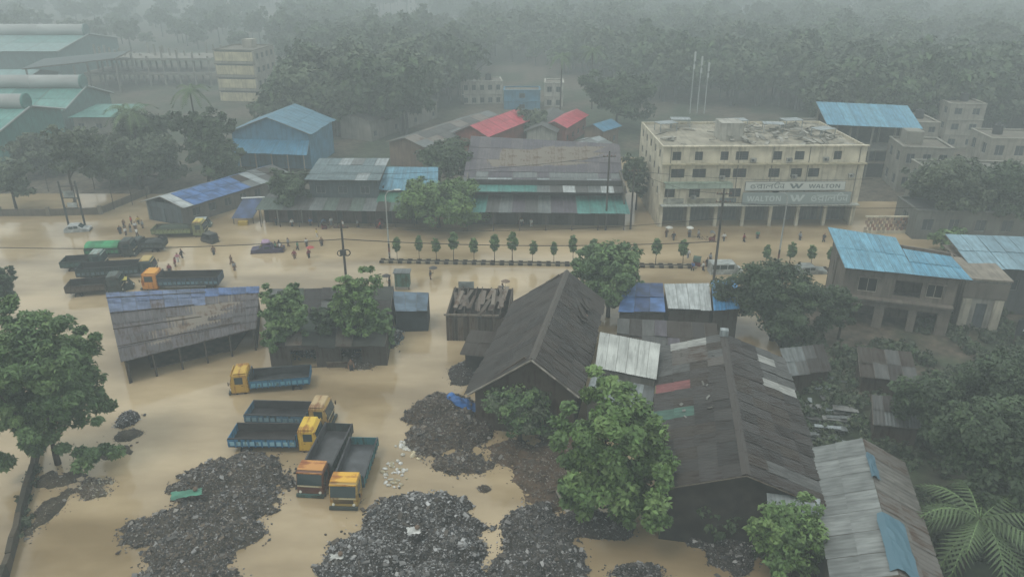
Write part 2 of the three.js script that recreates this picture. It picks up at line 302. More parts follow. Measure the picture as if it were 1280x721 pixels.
function bodyField(pose) {                                              // bones -> one continuous skin by smooth-minimum distances
  if (bodyCache[pose]) return bodyCache[pose];
  const P = POSES[pose], dy = P.hipY - 0.9, b = [], add = (a, c, r0, r1, k) => b.push([v3(...a), v3(...c), r0, r1, k]);
  const sh = 1.38 + dy, lean = pose === 'sit' ? 0.04 : 0;
  add([0, 0.92 + dy, 0], [0, 1.12 + dy, lean], 0.135, 0.13, 1); add([0, 1.12 + dy, lean], [0, 1.32 + dy, lean], 0.13, 0.14, 0);
  add([-0.13, 1.35 + dy, lean], [0.13, 1.35 + dy, lean], 0.085, 0.085, 0);
  add([0, 1.38 + dy, lean], [0, 1.5 + dy, lean + 0.01], 0.06, 0.055, 2); add([0, 1.56 + dy, lean + 0.02], [0, 1.62 + dy, lean + 0.01], 0.088, 0.095, 2);
  for (const s of [0, 1]) {
    const g = s ? 1 : -1, l = P.legs[s], a = P.arms[s];
    add([g * 0.09, P.hipY, 0], l.slice(0, 3), 0.095, 0.065, 1); add(l.slice(0, 3), l.slice(3), 0.062, 0.042, 1); add(l.slice(3), [l[3], l[4] - 0.03, l[5] + 0.15], 0.045, 0.035, 2);
    add([g * 0.19, sh, lean], a.slice(0, 3), 0.058, 0.046, 0); add(a.slice(0, 3), a.slice(3), 0.044, 0.034, 2);
    const w = v3(...a.slice(3)), d = w.clone().sub(v3(...a.slice(0, 3))).normalize(); add(w.toArray(), w.clone().addScaledVector(d, 0.07).toArray(), 0.036, 0.034, 2);
  }
  const n = 54, mc = new MarchingCubes(n, undefined, false, false, 30000), c = 0.95, half = n / 2, field = mc.field, ab = v3(), ap = v3();
  const dist = (x, y, z, k) => { const [p, q, r0, r1] = k; ab.subVectors(q, p); ap.set(x, y, z).sub(p); const t = Math.min(1, Math.max(0, ap.dot(ab) / (ab.lengthSq() + 1e-9))); return ap.addScaledVector(ab, -t).length() - (r0 + (r1 - r0) * t); };
  for (let k = 0; k < n; k++) for (let j = 0; j < n; j++) for (let i = 0; i < n; i++) {
    const x = (i - half) / half * c, y = (j - half) / half * c + 0.85, z = (k - half) / half * c; let s = 0;
    for (const q of b) s += Math.exp(-28 * Math.min(1.2, dist(x, y, z, q)));
    field[i + j * n + k * n * n] = Math.log(s) / 28;
  }
  mc.isolation = 0; mc.update();
  const pos = mc.positionArray.slice(0, mc.count * 3), reg = new Uint8Array(mc.count);
  for (let i = 0; i < mc.count; i++) {
    const x = pos[i * 3] *= c, y = pos[i * 3 + 1] = pos[i * 3 + 1] * c + 0.85, z = pos[i * 3 + 2] *= c; let best = 9;
    for (const q of b) { const d = dist(x, y, z, q); if (d < best) { best = d; reg[i] = q[4]; } }
  }
  let g = new THREE.BufferGeometry(); g.setAttribute('position', new THREE.BufferAttribute(pos, 3)); g.setAttribute('reg', new THREE.BufferAttribute(reg, 1, false));
  g = mergeVertices(g, 1e-4); g.computeVertexNormals();
  const extra = [];                                                     // nose, ears and fingers
  const hy = 1.585 + dy; extra.push(moved(new THREE.ConeGeometry(0.018, 0.05, 5), 0, hy, lean + 0.115, -0.5), moved(new THREE.SphereGeometry(0.025, 5, 4), -0.098, hy, lean + 0.005), moved(new THREE.SphereGeometry(0.025, 5, 4), 0.098, hy, lean + 0.005));
  for (const s of [0, 1]) { const a = P.arms[s], w = v3(...a.slice(3)), d = w.clone().sub(v3(...a.slice(0, 3))).normalize();
    for (let f = 0; f < 5; f++) { const o = v3((f - 2) * 0.017 * (f === 4 ? -1.6 : 1), 0, f === 4 ? 0.03 : 0), p = w.clone().addScaledVector(d, f === 4 ? 0.05 : 0.09).add(o); extra.push(bar(p, p.clone().addScaledVector(d, [0.06, 0.075, 0.08, 0.07, 0.045][f]).add(v3(0, 0, 0.025)), 0.01, 0.007, 5)); } }
  return bodyCache[pose] = [g, join(extra), dy, lean];
}
const SKIN = [0.24, 0.135, 0.08], BODYMAT = new THREE.MeshStandardMaterial({ vertexColors: true, roughness: 0.85 });
const HAIR = M(0x14110f, '', 0.6);
const hairG = moved(new THREE.SphereGeometry(0.112, 10, 6, 0, 6.2832, 0, 1.75), 0, 1.61, -0.008, -0.28);
function person(label, base, turn, pose, shirt, legs, o = {}) {
  const t = thing('person', label, 'person', base, turn, o.group), [g0, ex, dy, lean] = bodyField(pose), ks = [shirt, legs, SKIN], n = g0.attributes.position.count, col = new Float32Array(n * 3), rg = g0.attributes.reg;
  for (let i = 0; i < n; i++) col.set(ks[Math.round(rg.getX(i))] ?? SKIN, i * 3);
  const g = g0.clone(); g.deleteAttribute('reg'); g.setAttribute('color', new THREE.BufferAttribute(col, 3));
  const e = ex.clone(); e.deleteAttribute('uv'); const en = e.attributes.position.count, ec = new Float32Array(en * 3); for (let i = 0; i < en; i++) ec.set(SKIN, i * 3); e.setAttribute('color', new THREE.BufferAttribute(ec, 3));
  mesh('body', mergeGeometries([g.toNonIndexed(), e]), BODYMAT, t);
  const h = mesh('hair', hairG, HAIR, t); h.position.set(0, dy, lean);
  if (o.scale) t.scale.setScalar(o.scale);
  return t;
}
const umbG = (() => { const pos = [], n = 8, r = 0.58, at = (k, s) => { const a = k / n * 6.2832; return [Math.cos(a) * r * s, 0.24 * (1 - s * s), Math.sin(a) * r * s]; };
  for (let k = 0; k < n; k++) for (const [s0, s1] of [[0, 0.5], [0.5, 1]]) pos.push(...at(k, s0), ...at(k + 1, s1), ...at(k, s1), ...at(k, s0), ...at(k + 1, s0), ...at(k + 1, s1));
  const g = new THREE.BufferGeometry(); g.setAttribute('position', new THREE.Float32BufferAttribute(pos, 3)); g.computeVertexNormals(); return g; })();
const ribG = join([...Array(8).keys()].map((k) => bar(v3(0, 0.22, 0), v3(Math.cos(k / 8 * 6.2832) * 0.57, 0, Math.sin(k / 8 * 6.2832) * 0.57), 0.006, 0.006, 4)));
const shaftG = join([bar(v3(0, -0.72, 0), v3(0, 0.32, 0), 0.012, 0.01, 5), bar(v3(0, -0.72, 0), v3(0.05, -0.78, 0), 0.014, 0.014, 5), bar(v3(0.05, -0.78, 0), v3(0.08, -0.72, 0), 0.014, 0.012, 5)]);
function umbrellaPerson(label, ulabel, base, turn, shirt, legs, color) {
  person(label, base, turn, 'hold', shirt, legs);
  const off = v3(0.13, 1.95, 0.37).applyAxisAngle(v3(0, 1, 0), turn), u = thing('umbrella', ulabel, 'umbrella', base.clone().add(off), turn);
  mesh('canopy', umbG, M(color, '', 0.6), u); mesh('ribs', ribG, M(0x333333), u); mesh('shaft', shaftG, M(0x2a2a2a), u);
}

// ---------------------------------------------------------------- vehicles (front towards +x, y = 0 on the road)
const tyreG = new THREE.TorusGeometry(0.36, 0.14, 8, 18), rimG = moved(new THREE.CylinderGeometry(0.27, 0.24, 0.2, 14), 0, 0, 0, Math.PI / 2);
const TYRE = M(0x1c1b1a, '', 0.9);
function wheel(parent, x, y, z, s = 1, rim = 0x6e6a60, wide = 1) { const w = mesh('wheel', tyreG, TYRE, parent); w.position.set(x, y, z); w.scale.set(s, s, s * wide); mesh('rim', rimG, M(rim, 'rust', 0.6), w); return w; }
function slab(profile, w, bevel = 0.04) {                               // a side profile (x, y) made w wide across z, edges rounded
  const s = new THREE.Shape(profile.map(([x, y]) => new THREE.Vector2(x, y))), g = new THREE.ExtrudeGeometry(s, { depth: w - 2 * bevel, bevelEnabled: true, bevelSize: bevel, bevelThickness: bevel, bevelSegments: 3, bevelOffset: -bevel, steps: 1 });
  return g.translate(0, 0, -w / 2 + bevel);
}
function plate(a, b, z0, z1, th) {                                      // a thin plate across z between two profile points, standing out by th
  const d = Math.hypot(b[0] - a[0], b[1] - a[1]), g = boxGeo(th, d, z1 - z0); return moved(g, (a[0] + b[0]) / 2, (a[1] + b[1]) / 2, (z0 + z1) / 2, 0, 0, -Math.atan2(b[0] - a[0], b[1] - a[1]));
}
function truck(label, pos, turn, o) {
  const t = thing('flatbed_truck', label, 'truck', pos, turn, o.group), L = o.L ?? 5.2, W = o.W ?? 2.3, W2 = W / 2, cl = o.cabL ?? 1.75, f = L / 2 + cl - 0.6, c0 = f - cl, bk = c0 - 0.12 - L, fy = 1.12, bh = o.bedH ?? 0.72;
  const cab = M(o.cab, 'rust', 0.5), side = M(o.side, 'rust', 0.6), pan = M(o.panel, 'rust', 0.6), inn = M(o.inner, 'grime', 0.8), dark = M(0x24221f, 'grime', 0.8);
  const ct = o.cabTop ?? 2.62;
  mesh('chassis', join([bx(bk + 0.2, f - 0.3, 0.72, 0.94, -0.45, -0.33), bx(bk + 0.2, f - 0.3, 0.72, 0.94, 0.33, 0.45), ...[0.1, 0.3, 0.5, 0.7, 0.9].map((k) => bx(bk + L * k, bk + L * k + 0.12, 0.94, 1.03, -W2 + 0.1, W2 - 0.1))]), dark, t);
  const cw = W - 0.2, c2 = cw / 2;
  const body = mesh('cab', slab([[c0 + 0.04, 0.6], [f - 0.08, 0.6], [f - 0.03, 1.52], [f - 0.3, ct - 0.16], [f - 0.45, ct - 0.05], [c0 + 0.14, ct - 0.05], [c0 + 0.04, ct - 0.16]], cw, 0.11), cab, t);
  mesh('cab_roof', slab([[c0 + 0.1, ct + 0.02], [f - 0.42, ct + 0.02], [f - 0.5, ct + 0.09], [c0 + 0.2, ct + 0.09]], cw - 0.1, 0.05), M(o.cabRoof ?? o.cab, 'rust', 0.6), body);
  mesh('windscreen', plate([f - 0.015, 1.54], [f - 0.265, ct - 0.22], -c2 + 0.1, c2 - 0.1, 0.03), GLASS, body);
  mesh('sun_visor', plate([f - 0.24, ct - 0.2], [f - 0.2, ct - 0.06], -c2 + 0.05, c2 - 0.05, 0.05), M(o.cabRoof ?? o.cab, 'rust', 0.6), body);
  for (const s of [-0.35, 0.4]) mesh('wiper', bar(v3(f + 0.02, 1.52, s), v3(f - 0.09, 1.9, s + 0.2), 0.014, 0.01, 4), dark, body);
  mesh('paint_band', plate([f - 0.02, 1.38], [f - 0.015, 1.5], -c2 + 0.1, c2 - 0.1, 0.02), M(o.band ?? 0xc9c2a2, 'rust', 0.6), body);
  mesh('grille', plate([f - 0.04, 0.98], [f - 0.02, 1.34], -c2 + 0.3, c2 - 0.3, 0.03), M(o.grille ?? 0x2e2a26, 'grime', 0.6), body);
  for (const s of [-1, 1]) {
    mesh('headlight', moved(new THREE.CylinderGeometry(0.11, 0.11, 0.07, 12), f - 0.02, 0.9, s * (c2 - 0.28), 0, 0, Math.PI / 2), M(0xd8d8cc, '', 0.2), t);
    const d = mesh('door', bx(c0 + 0.45, f - 0.42, 0.75, 1.5, s * (c2 + 0.004), s * (c2 + 0.03)), M(o.door ?? o.cab, 'rust', 0.5), t);
    mesh('side_window', bx(c0 + 0.5, f - 0.5, 1.58, ct - 0.32, s * (c2 + 0.002), s * (c2 + 0.018)), GLASS, d);
    mesh('handle', bx(c0 + 0.52, c0 + 0.66, 1.38, 1.42, s * (c2 + 0.03), s * (c2 + 0.06)), dark, d);
    mesh('mirror', join([bar(v3(f - 0.25, 1.75, s * c2), v3(f + 0.02, 1.85, s * (c2 + 0.22)), 0.015), bx(f - 0.02, f + 0.04, 1.65, 2.0, s * (c2 + 0.16), s * (c2 + 0.3))]), dark, t);
    wheel(t, f - 0.95, 0.5, s * (W2 - 0.3)); wheel(t, bk + 1.25, 0.5, s * (W2 - 0.4), 1, 0x5a564e, 2);
  }
  mesh('bumper', bx(f - 0.02, f + 0.16, 0.52, 0.76, -c2 - 0.02, c2 + 0.02), M(o.bumper ?? 0x39423f, 'rust', 0.6), t);
  mesh('bed_floor', bx(bk, bk + L, fy - 0.08, fy, -W2, W2), M(o.inner, 'grime', 0.35), t);
  for (const s of [-1, 1]) {
    const sb = mesh('side_board', bx(bk, bk + L, fy + 0.002, fy + bh, s * (W2 - 0.05), s * W2), side, t);
    mesh('top_rail', bx(bk, bk + L, fy + bh + 0.002, fy + bh + 0.07, s * (W2 - 0.08), s * (W2 + 0.05)), inn, sb);
    const n = Math.round(L / 0.55);
    for (let i = 0; i <= n; i++) mesh('rib', bx(bk + (L - 0.07) * i / n, bk + (L - 0.07) * i / n + 0.07, fy - 0.06, fy + bh, s * (W2 + 0.002), s * (W2 + 0.06)), side, sb);
    for (let i = 0; i < n; i++) { const x = bk + (L - 0.07) * (i + 0.5) / n + 0.035; mesh('painted_panel', bx(x - 0.19, x + 0.19, fy + 0.1, fy + 0.46, s * (W2 + 0.002), s * (W2 + 0.024)), pan, sb); }
    mesh('inner_lining', bx(bk + 0.06, bk + L - 0.06, fy + 0.004, fy + bh - 0.02, s * (W2 - 0.075), s * (W2 - 0.052)), inn, sb);
  }
  mesh('tailgate', join([bx(bk - 0.05, bk - 0.002, fy, fy + bh, -W2, W2), bx(bk - 0.08, bk - 0.052, fy + 0.1, fy + 0.2, -W2, W2), bx(bk - 0.08, bk - 0.052, fy + bh - 0.2, fy + bh - 0.1, -W2, W2)]), side, t);
  const hb = mesh('headboard', bx(bk + L + 0.002, bk + L + 0.06, fy, fy + bh + 0.35, -W2, W2), inn, t);
  for (const z of [-0.9, -0.45, 0, 0.45, 0.9]) mesh('headboard_post', bx(bk + L + 0.062, bk + L + 0.11, fy, fy + bh + 0.42, z * W2 - 0.04, z * W2 + 0.04), side, hb);
  if (o.cover) { const pts = []; for (let i = 0; i <= 10; i++) { const a = i / 10 * Math.PI; pts.push([-W2 * Math.cos(a), fy + bh + 0.06 + Math.sin(a) * 0.6]); } const sh = new THREE.Shape(pts.map(([x, y]) => new THREE.Vector2(x, y))), g = new THREE.ExtrudeGeometry(sh, { depth: L - 0.1, bevelEnabled: false }); g.rotateY(Math.PI / 2); g.translate(bk + 0.05, 0, 0); mesh('cover', g, M(o.cover, 'cloth', 0.6), t); }
  if (o.load) { const g = new THREE.SphereGeometry(1, 20, 10), p = g.attributes.position; for (let i = 0; i < p.count; i++) { const k = 1 + 0.25 * (H2(i, 3, 2) - 0.5); p.setXYZ(i, p.getX(i) * L * 0.46 * k, Math.max(0, p.getY(i)) * 0.7 * k, p.getZ(i) * W2 * 0.92); } g.computeVertexNormals(); g.translate(bk + L / 2, fy + 0.3, 0); mesh('load', g, M(o.load, 'grime', 0.95), t); }
  return t;
}
function autoRickshaw(label, pos, turn, top, body, group) {
  const t = thing('auto_rickshaw', label, 'auto rickshaw', pos, turn, group);
  mesh('body', slab([[-1.2, 0.35], [1.05, 0.35], [1.3, 0.75], [1.0, 1.15], [-0.2, 0.85], [-1.2, 1.0]], 1.25), M(body, 'rust', 0.5), t);
  mesh('canopy', slab([[-1.25, 1.05], [-1.1, 1.7], [0.65, 1.75], [0.95, 1.2], [0.88, 1.2], [0.6, 1.62], [-1.0, 1.58], [-1.12, 1.05]], 1.25, 0.02), M(0x1d211f, 'cloth', 0.7), t);
  mesh('roof_cover', moved(boxGeo(1.6, 0.05, 1.15), -0.2, 1.79, 0), M(top, 'cloth', 0.6), t);
  mesh('windscreen', plate([0.98, 1.18], [0.68, 1.66], -0.52, 0.52, 0.02), GLASS, t);
  mesh('seat', join([bx(-0.95, -0.45, 0.6, 0.9, -0.5, 0.5), bx(-1.05, -0.92, 0.9, 1.3, -0.5, 0.5)]), M(0x3a2420, 'cloth'), t);
  mesh('headlight', moved(new THREE.SphereGeometry(0.1, 10, 8), 1.2, 0.9, 0), M(0xd8d8cc, '', 0.2), t);
  wheel(t, 1.0, 0.25, 0, 0.5); wheel(t, -0.8, 0.25, -0.52, 0.5); wheel(t, -0.8, 0.25, 0.52, 0.5);
  return t;
}
const bigWheelG = new THREE.TorusGeometry(0.34, 0.025, 6, 22), spokeG = join([...Array(6).keys()].map((k) => moved(boxGeo(0.66, 0.012, 0.012), 0, 0, 0, 0, 0, k * Math.PI / 6)));
function cycleRickshaw(label, pos, turn, hood, group) {
  const t = thing('cycle_rickshaw', label, 'rickshaw', pos, turn, group), fr = M(0x4a2a28, 'rust', 0.6);
  for (const [x, z] of [[1.0, 0], [-0.55, -0.5], [-0.55, 0.5]]) { const w = mesh('wheel', bigWheelG, TYRE, t); w.position.set(x, 0.36, z); mesh('spokes', spokeG, M(0x8a8a86, '', 0.4), w); }
  mesh('frame', join([bar(v3(1.0, 0.36, 0), v3(0.8, 1.0, 0), 0.025), bar(v3(0.8, 0.95, 0), v3(0.2, 0.4, 0), 0.025), bar(v3(0.2, 0.4, 0), v3(-0.55, 0.36, 0), 0.025), bar(v3(0.2, 0.4, 0), v3(0.1, 0.95, 0), 0.025), bar(v3(0.78, 1.02, -0.25), v3(0.78, 1.02, 0.25), 0.018), bar(v3(-0.55, 0.36, -0.5), v3(-0.55, 0.36, 0.5), 0.025), bx(0, 0.24, 0.94, 1.0, -0.09, 0.09)]), fr, t);
  mesh('passenger_box', slab([[-0.95, 0.5], [-0.15, 0.5], [-0.15, 0.62], [-0.4, 0.85], [-0.75, 0.85], [-0.95, 1.25]], 0.95, 0.03), M(0x7a3028, 'cloth'), t);
  const pts = []; for (let i = 0; i <= 8; i++) { const a = 0.25 + i / 8 * 1.95; pts.push([-0.55 - Math.cos(a) * 0.55, 0.95 + Math.sin(a) * 0.85]); }
  const o = [...pts, ...pts.slice().reverse().map(([x, y]) => [x + (x > -0.55 ? -0.02 : 0.02), y - 0.03])]; mesh('hood', slab(o, 1.0, 0.01), M(hood, 'cloth', 0.6), t);
  return t;
}
function van(label, cat, pos, turn, o) {
  const t = thing(o.name, label, cat, pos, turn), W = 1.7, pm = M(o.paint, 'grime', 0.35);
  const body = mesh('body', slab(o.profile, W, 0.07), pm, t);
  for (const [a, b] of o.glass) mesh('windscreen', plate(a, b, -W / 2 + 0.16, W / 2 - 0.16, 0.03), GLASS, body);
  for (const s of [-1, 1]) { for (const [x0, x1, y0, y1] of o.windows) mesh('side_window', bx(x0, x1, y0, y1, s * (W / 2 + 0.002), s * (W / 2 + 0.02)), GLASS, body);
    mesh('headlight', bx(o.f - 0.03, o.f + 0.02, 0.7, 0.86, s * 0.6 - 0.15, s * 0.6 + 0.15), M(0xe0e0d8, '', 0.2), t); for (const x of o.axles) wheel(t, x, 0.32, s * (W / 2 - 0.12), 0.66); }
  mesh('bumper', bx(o.f - 0.06, o.f + 0.06, 0.35, 0.55, -W / 2, W / 2), M(0x2c2e2f, '', 0.6), t);
  return t;
}

// ---------------------------------------------------------------- buildings
const W2 = (g, x, y, z) => g.localToWorld(v3(x, y, z));
const many = (l, w) => (i, j) => { const q = R(); let s = 0; for (let k = 0; k < l.length; k++) { s += w ? w[k] : 1 / l.length; if (q < s) return l[k]; } return l[l.length - 1]; };
// a gable building in its own frame: ridge along z, front gable at +z; wl / wr half widths
function gable(g, o) {
  const { wl, wr, z0, z1, eave, ridge, wall } = o, ov = o.over ?? 0.5, el = o.eaveL ?? eave, er = o.eaveR ?? eave;
  const sl = (ridge - el) / wl, sr = (ridge - er) / wr;
  if (wall) {
    wallAB(g, W2(g, -wl, 0, z1), W2(g, wr, 0, z1), -0.8, el - 0.08, wall, o.front ?? [], { yb: er - 0.08, peak: ridge - 0.1, ...o.wo });
    wallAB(g, W2(g, wr, 0, z0), W2(g, -wl, 0, z0), -0.8, er - 0.08, wall, [], { yb: el - 0.08, peak: ridge - 0.1 });
    wallAB(g, W2(g, -wl, 0, z0 + 0.22), W2(g, -wl, 0, z1 - 0.22), -0.8, el - 0.1, wall, o.left ?? [], o.wo);
    wallAB(g, W2(g, wr, 0, z1 - 0.22), W2(g, wr, 0, z0 + 0.22), -0.8, er - 0.1, wall, o.right ?? [], o.wo);
  }
  const ro = o.ro ?? {};
  sheetRoof(g, [W2(g, -wl - ov, el - sl * ov + 0.1, z0 - ov), W2(g, -wl - ov, el - sl * ov + 0.1, z1 + ov), W2(g, 0, ridge + 0.1, z1 + ov), W2(g, 0, ridge + 0.1, z0 - ov)], o.nu, o.nv, o.matL, ro);
  sheetRoof(g, [W2(g, wr + ov, er - sr * ov + 0.1, z1 + ov), W2(g, wr + ov, er - sr * ov + 0.1, z0 - ov), W2(g, 0.02, ridge + 0.1, z0 - ov), W2(g, 0.02, ridge + 0.1, z1 + ov)], o.nu, o.nv, o.matR ?? o.matL, ro);
  if (o.cap) { const n = Math.max(3, Math.round((z1 - z0) / 2.4)), l = (z1 - z0 + 2 * ov) / n; for (let i = 0; i < n; i++) mesh('ridge_cap', slab([[-0.3, -0.3 * sl + 0.17], [0, 0.2], [0.3, -0.3 * sr + 0.17], [0.3, -0.3 * sr + 0.2], [0, 0.24], [-0.3, -0.3 * sl + 0.2]], l - 0.03, 0.002).translate(0, ridge, z0 - ov + (i + 0.5) * l), o.cap, g); }
}
// a flat-roofed block in its own frame: front at +z
function block(name, label, pos, turn, w, d, h, floors, bays, side, wall, o = {}) {
  const g = thing(name, label, o.cat ?? 'building', pos, turn, o.group), x = w / 2, fh = h / floors, wn = (L, n) => { const l = []; for (let f = o.skip ?? 0; f < floors; f++) l.push(...windowsRow(L, n, f * fh + fh * 0.32, Math.min(1.5, L / n * 0.5), fh * 0.42, L / n * 0.28)); return l; };
  wallAB(g, W2(g, -x, 0, 0), W2(g, x, 0, 0), -0.8, h, wall, bays ? wn(w, bays) : [], o);
  wallAB(g, W2(g, x, 0, -0.22), W2(g, x, 0, -d + 0.22), -0.8, h, wall, side ? wn(d - 0.44, side) : [], o);
  wallAB(g, W2(g, -x, 0, -d + 0.22), W2(g, -x, 0, -0.22), -0.8, h, wall, side ? wn(d - 0.44, side) : [], o);
  wallAB(g, W2(g, x, 0, -d), W2(g, -x, 0, -d), -0.8, h, wall);
  mesh('roof', bx(-x + 0.23, x - 0.23, h - 0.35, h - 0.15, -d + 0.23, -0.23), o.roof ?? M(0x77746c, 'plaster', 0.95), g);
  const pm = o.trim ?? wall;
  mesh('parapet', join([bx(-x - 0.1, x + 0.1, h + 0.002, h + 0.16, -0.3, 0.1), bx(-x - 0.1, x + 0.1, h + 0.002, h + 0.16, -d - 0.1, -d + 0.3), bx(-x - 0.1, -x + 0.3, h + 0.002, h + 0.16, -d + 0.3, -0.3), bx(x - 0.3, x + 0.1, h + 0.002, h + 0.16, -d + 0.3, -0.3)]), pm, g);
  for (let f = 1; f < floors; f++) mesh('floor_band', bx(-x - 0.08, x + 0.08, f * fh - 0.1, f * fh + 0.1, 0.003, 0.14), pm, g);
  if (o.tank) { const t = mesh('water_tank', moved(new THREE.CylinderGeometry(0.8, 0.85, 1.6, 14), o.tank, h + 0.66, -d * 0.6), M(0x2b2d2f, '', 0.6), g); mesh('lid', moved(new THREE.CylinderGeometry(0.3, 0.35, 0.2, 10), o.tank, h + 1.56, -d * 0.6), M(0x2b2d2f, '', 0.6), t); }
  if (o.stair) mesh('stair_house', bx(o.stair - 1.4, o.stair + 1.4, h - 0.14, h + 2.1, -d * 0.75, -d * 0.75 + 3), wall, g);
  return g;
}
const TIN = { white: M(0xb9bfbf, 'sheet', 0.55), pale: M(0x9aa3a5, 'sheet', 0.55), grey: M(0x6f7474, 'sheet', 0.6), mid: M(0x565654, 'sheet', 0.7), dark: M(0x35312e, 'rust', 0.8), darker: M(0x2d2a28, 'rust', 0.85), brown: M(0x3a332c, 'rust', 0.85), blue: M(0x3f7fa0, 'sheet', 0.5), sky: M(0x68a3bd, 'sheet', 0.5), navy: M(0x38507c, 'cloth', 0.6), tarp: M(0x4a6fa6, 'cloth', 0.55), teal: M(0x4f8b84, 'sheet', 0.55), green: M(0x3c7560, 'sheet', 0.6), red: M(0xa8343c, 'sheet', 0.6), bright: M(0xc94455, 'sheet', 0.55), purple: M(0x58525a, 'sheet', 0.7) };
const WALL = { cream: M(0xcfcab8, 'plaster', 0.9), yellow: M(0xcdb98a, 'plaster', 0.9), grey: M(0x8a8a85, 'plaster', 0.9), pale: M(0xa9aaa5, 'plaster', 0.9), brick: M(0x7b6a5d, 'plaster', 0.95), dark: M(0x3c3834, 'grime', 0.95), wood: M(0x4c4238, 'rust', 0.95), teal: M(0x3f8078, 'sheet', 0.7), blue: M(0x4d86a8, 'plaster', 0.8), darkBrown: M(0x4a443d, 'rust', 0.95), red: M(0x8c4f45, 'plaster', 0.95) };  // shed and stall walls and the broken shed floor share one even dark brown

{ // --- the cream block with the shop signs
  const g = thing('shop_building', 'long cream four storey building with shop signs and rubble on its flat roof', 'building', V(22, 0, 109), Math.atan2(0.7, 30));
  const L = 30, px = (p) => (p - 827) / 8.5, wm = WALL.cream, H = 12.2, op = [], s = (x0, x1, v, h) => op.push([px(x0), v, px(x1) - px(x0), h]);
  for (const [a, b] of [[833, 846], [864, 878], [915, 930]]) s(a, b, 4.6, 1.35);
  for (const [a, b] of [[839, 856], [866, 883], [900, 914], [917, 934], [962, 976], [990, 1004], [1012, 1026]]) s(a, b, 7.6, 1.35);
  for (const [a, b] of [[839, 850], [867, 877], [899, 909], [918, 934], [965, 976], [992, 1004], [1041, 1051]]) s(a, b, 10.2, 1.3);
  wallAB(g, W2(g, 0, 0, 0), W2(g, L, 0, 0), 3.5, H, wm, op, { bars: true, frame: M(0x76756c, 'grime') });
  const lw = []; for (let i = 0; i < 5; i++) for (const v of [4.6, 7.6, 10.2]) lw.push([1.5 + i * 3.4, v, 1.1, 1.2]);
  wallAB(g, W2(g, 0, 0, -17.8), W2(g, 0, 0, -0.22), -0.8, H, wm, lw, { name: 'side_wall' });
  wallAB(g, W2(g, L, 0, -0.22), W2(g, L, 0, -17.8), -0.8, H, wm, lw, { name: 'side_wall' });
  wallAB(g, W2(g, L, 0, -18), W2(g, 0, 0, -18), -0.8, H, wm, [], { name: 'rear_wall' });
  wallAB(g, W2(g, 0.3, 0, -3), W2(g, L - 0.3, 0, -3), -0.8, 3.4, M(0x8a867b, 'plaster'), [1, 5.2, 9.4, 13.6, 17.8, 22, 25.6].map((u) => [u, 0, 3.2, 2.6, 'shutter']), { name: 'shop_front', shutter: M(0x7d7f7b, 'sheet') });
  mesh('first_floor_slab', bx(0.23, L - 0.23, 3.3, 3.498, -2.99, 0.3), WALL.grey, g);
  for (let i = 0; i < 8; i++) mesh('column', bx(0.25 + i * 4.15, 0.7 + i * 4.15, -0.8, 3.298, -0.5, -0.05), wm, g);
  mesh('roof', bx(0.23, L - 0.23, H - 0.6, H - 0.4, -17.7, -0.23), M(0xa19d90, 'plaster'), g);
  mesh('cornice', bx(-0.15, L + 0.15, H + 0.002, H + 0.18, -0.3, 0.25), wm, g);
  mesh('sunshade_band', bx(-0.1, L + 0.1, 9.62, 9.8, 0.003, 0.7), M(0xaba68f, 'plaster'), g);
  mesh('sunshade_band', bx(0.4, 10.4, 6.9, 7.02, 0.003, 0.7), M(0x8fa296, 'plaster'), g);
  mesh('balcony', join([bx(0.6, 10.6, 6.2, 6.9, 0.55, 0.63), bx(0.6, 10.6, 6.1, 6.2, 0.003, 0.63)]), M(0x9db0a8, 'plaster'), g);
  mesh('awning', bx(0.2, L - 0.1, 3.5, 3.6, 0.003, 1.1), M(0xb9bcb4, 'sheet'), g);
  for (const [a, b, y0] of [[832, 858, 3.7], [863, 900, 3.7], [904, 925, 3.75]]) mesh('small_sign', bx(px(a), px(b), y0, y0 + 0.75, 0.003, 0.09), M(pick([0x6f7b7a, 0x93907e, 0xa6a79c]), 'grime'), g);
  mesh('stair_house', bx(9.8, 13.2, H - 0.39, H + 2.3, -9, -5.5), WALL.pale, g);
  const cl = mesh('rooftop_rubble', join([...Array(120)].map(() => moved(boxGeo(rnd(0.4, 2.6), rnd(0.05, 0.25), rnd(0.2, 0.7)), rnd(R() < 0.25 ? 1 : 11, 28.5), H - 0.3 + rnd(0, 0.7), rnd(-16.5, -2), rnd(-0.2, 0.2), rnd(0, 6), rnd(-0.25, 0.25)))), M(0xa5a399, 'grime'), g); cl.userData.kind = 'stuff';
  for (const [x, z, a] of [[24, -15, 0.2], [20, -12, -0.2], [15, -15, 0.1], [3, -13, 0.3], [6, -16, -0.1], [26.5, -8, 0.4]]) { const s2 = mesh('lean_to', join([bx(-1.6, 1.6, 1.3, 1.36, -1.1, 1.1), ...[[-1.5, -1], [1.4, -1], [-1.5, 0.95], [1.4, 0.95]].map(([a2, b2]) => bx(a2, a2 + 0.1, 0, 1.3, b2, b2 + 0.1))]), TIN.pale, g); s2.position.set(x, H - 0.4, z); s2.rotation.y = a; }
  for (const [x, y] of [[4.6, 4.4], [8.6, 7.4], [12.9, 10.0], [18.2, 10.0], [19.3, 7.5], [23.6, 10.1], [27.8, 7.6]]) { const ac = mesh('air_conditioner', bx(x, x + 0.8, y, y + 0.55, 0.05, 0.4), M(0xa9aba6, 'grime', 0.7), g); mesh('fan_grille', moved(new THREE.CylinderGeometry(0.2, 0.2, 0.03, 12), x + 0.3, y + 0.28, 0.415, Math.PI / 2), M(0x3f4242), ac); }
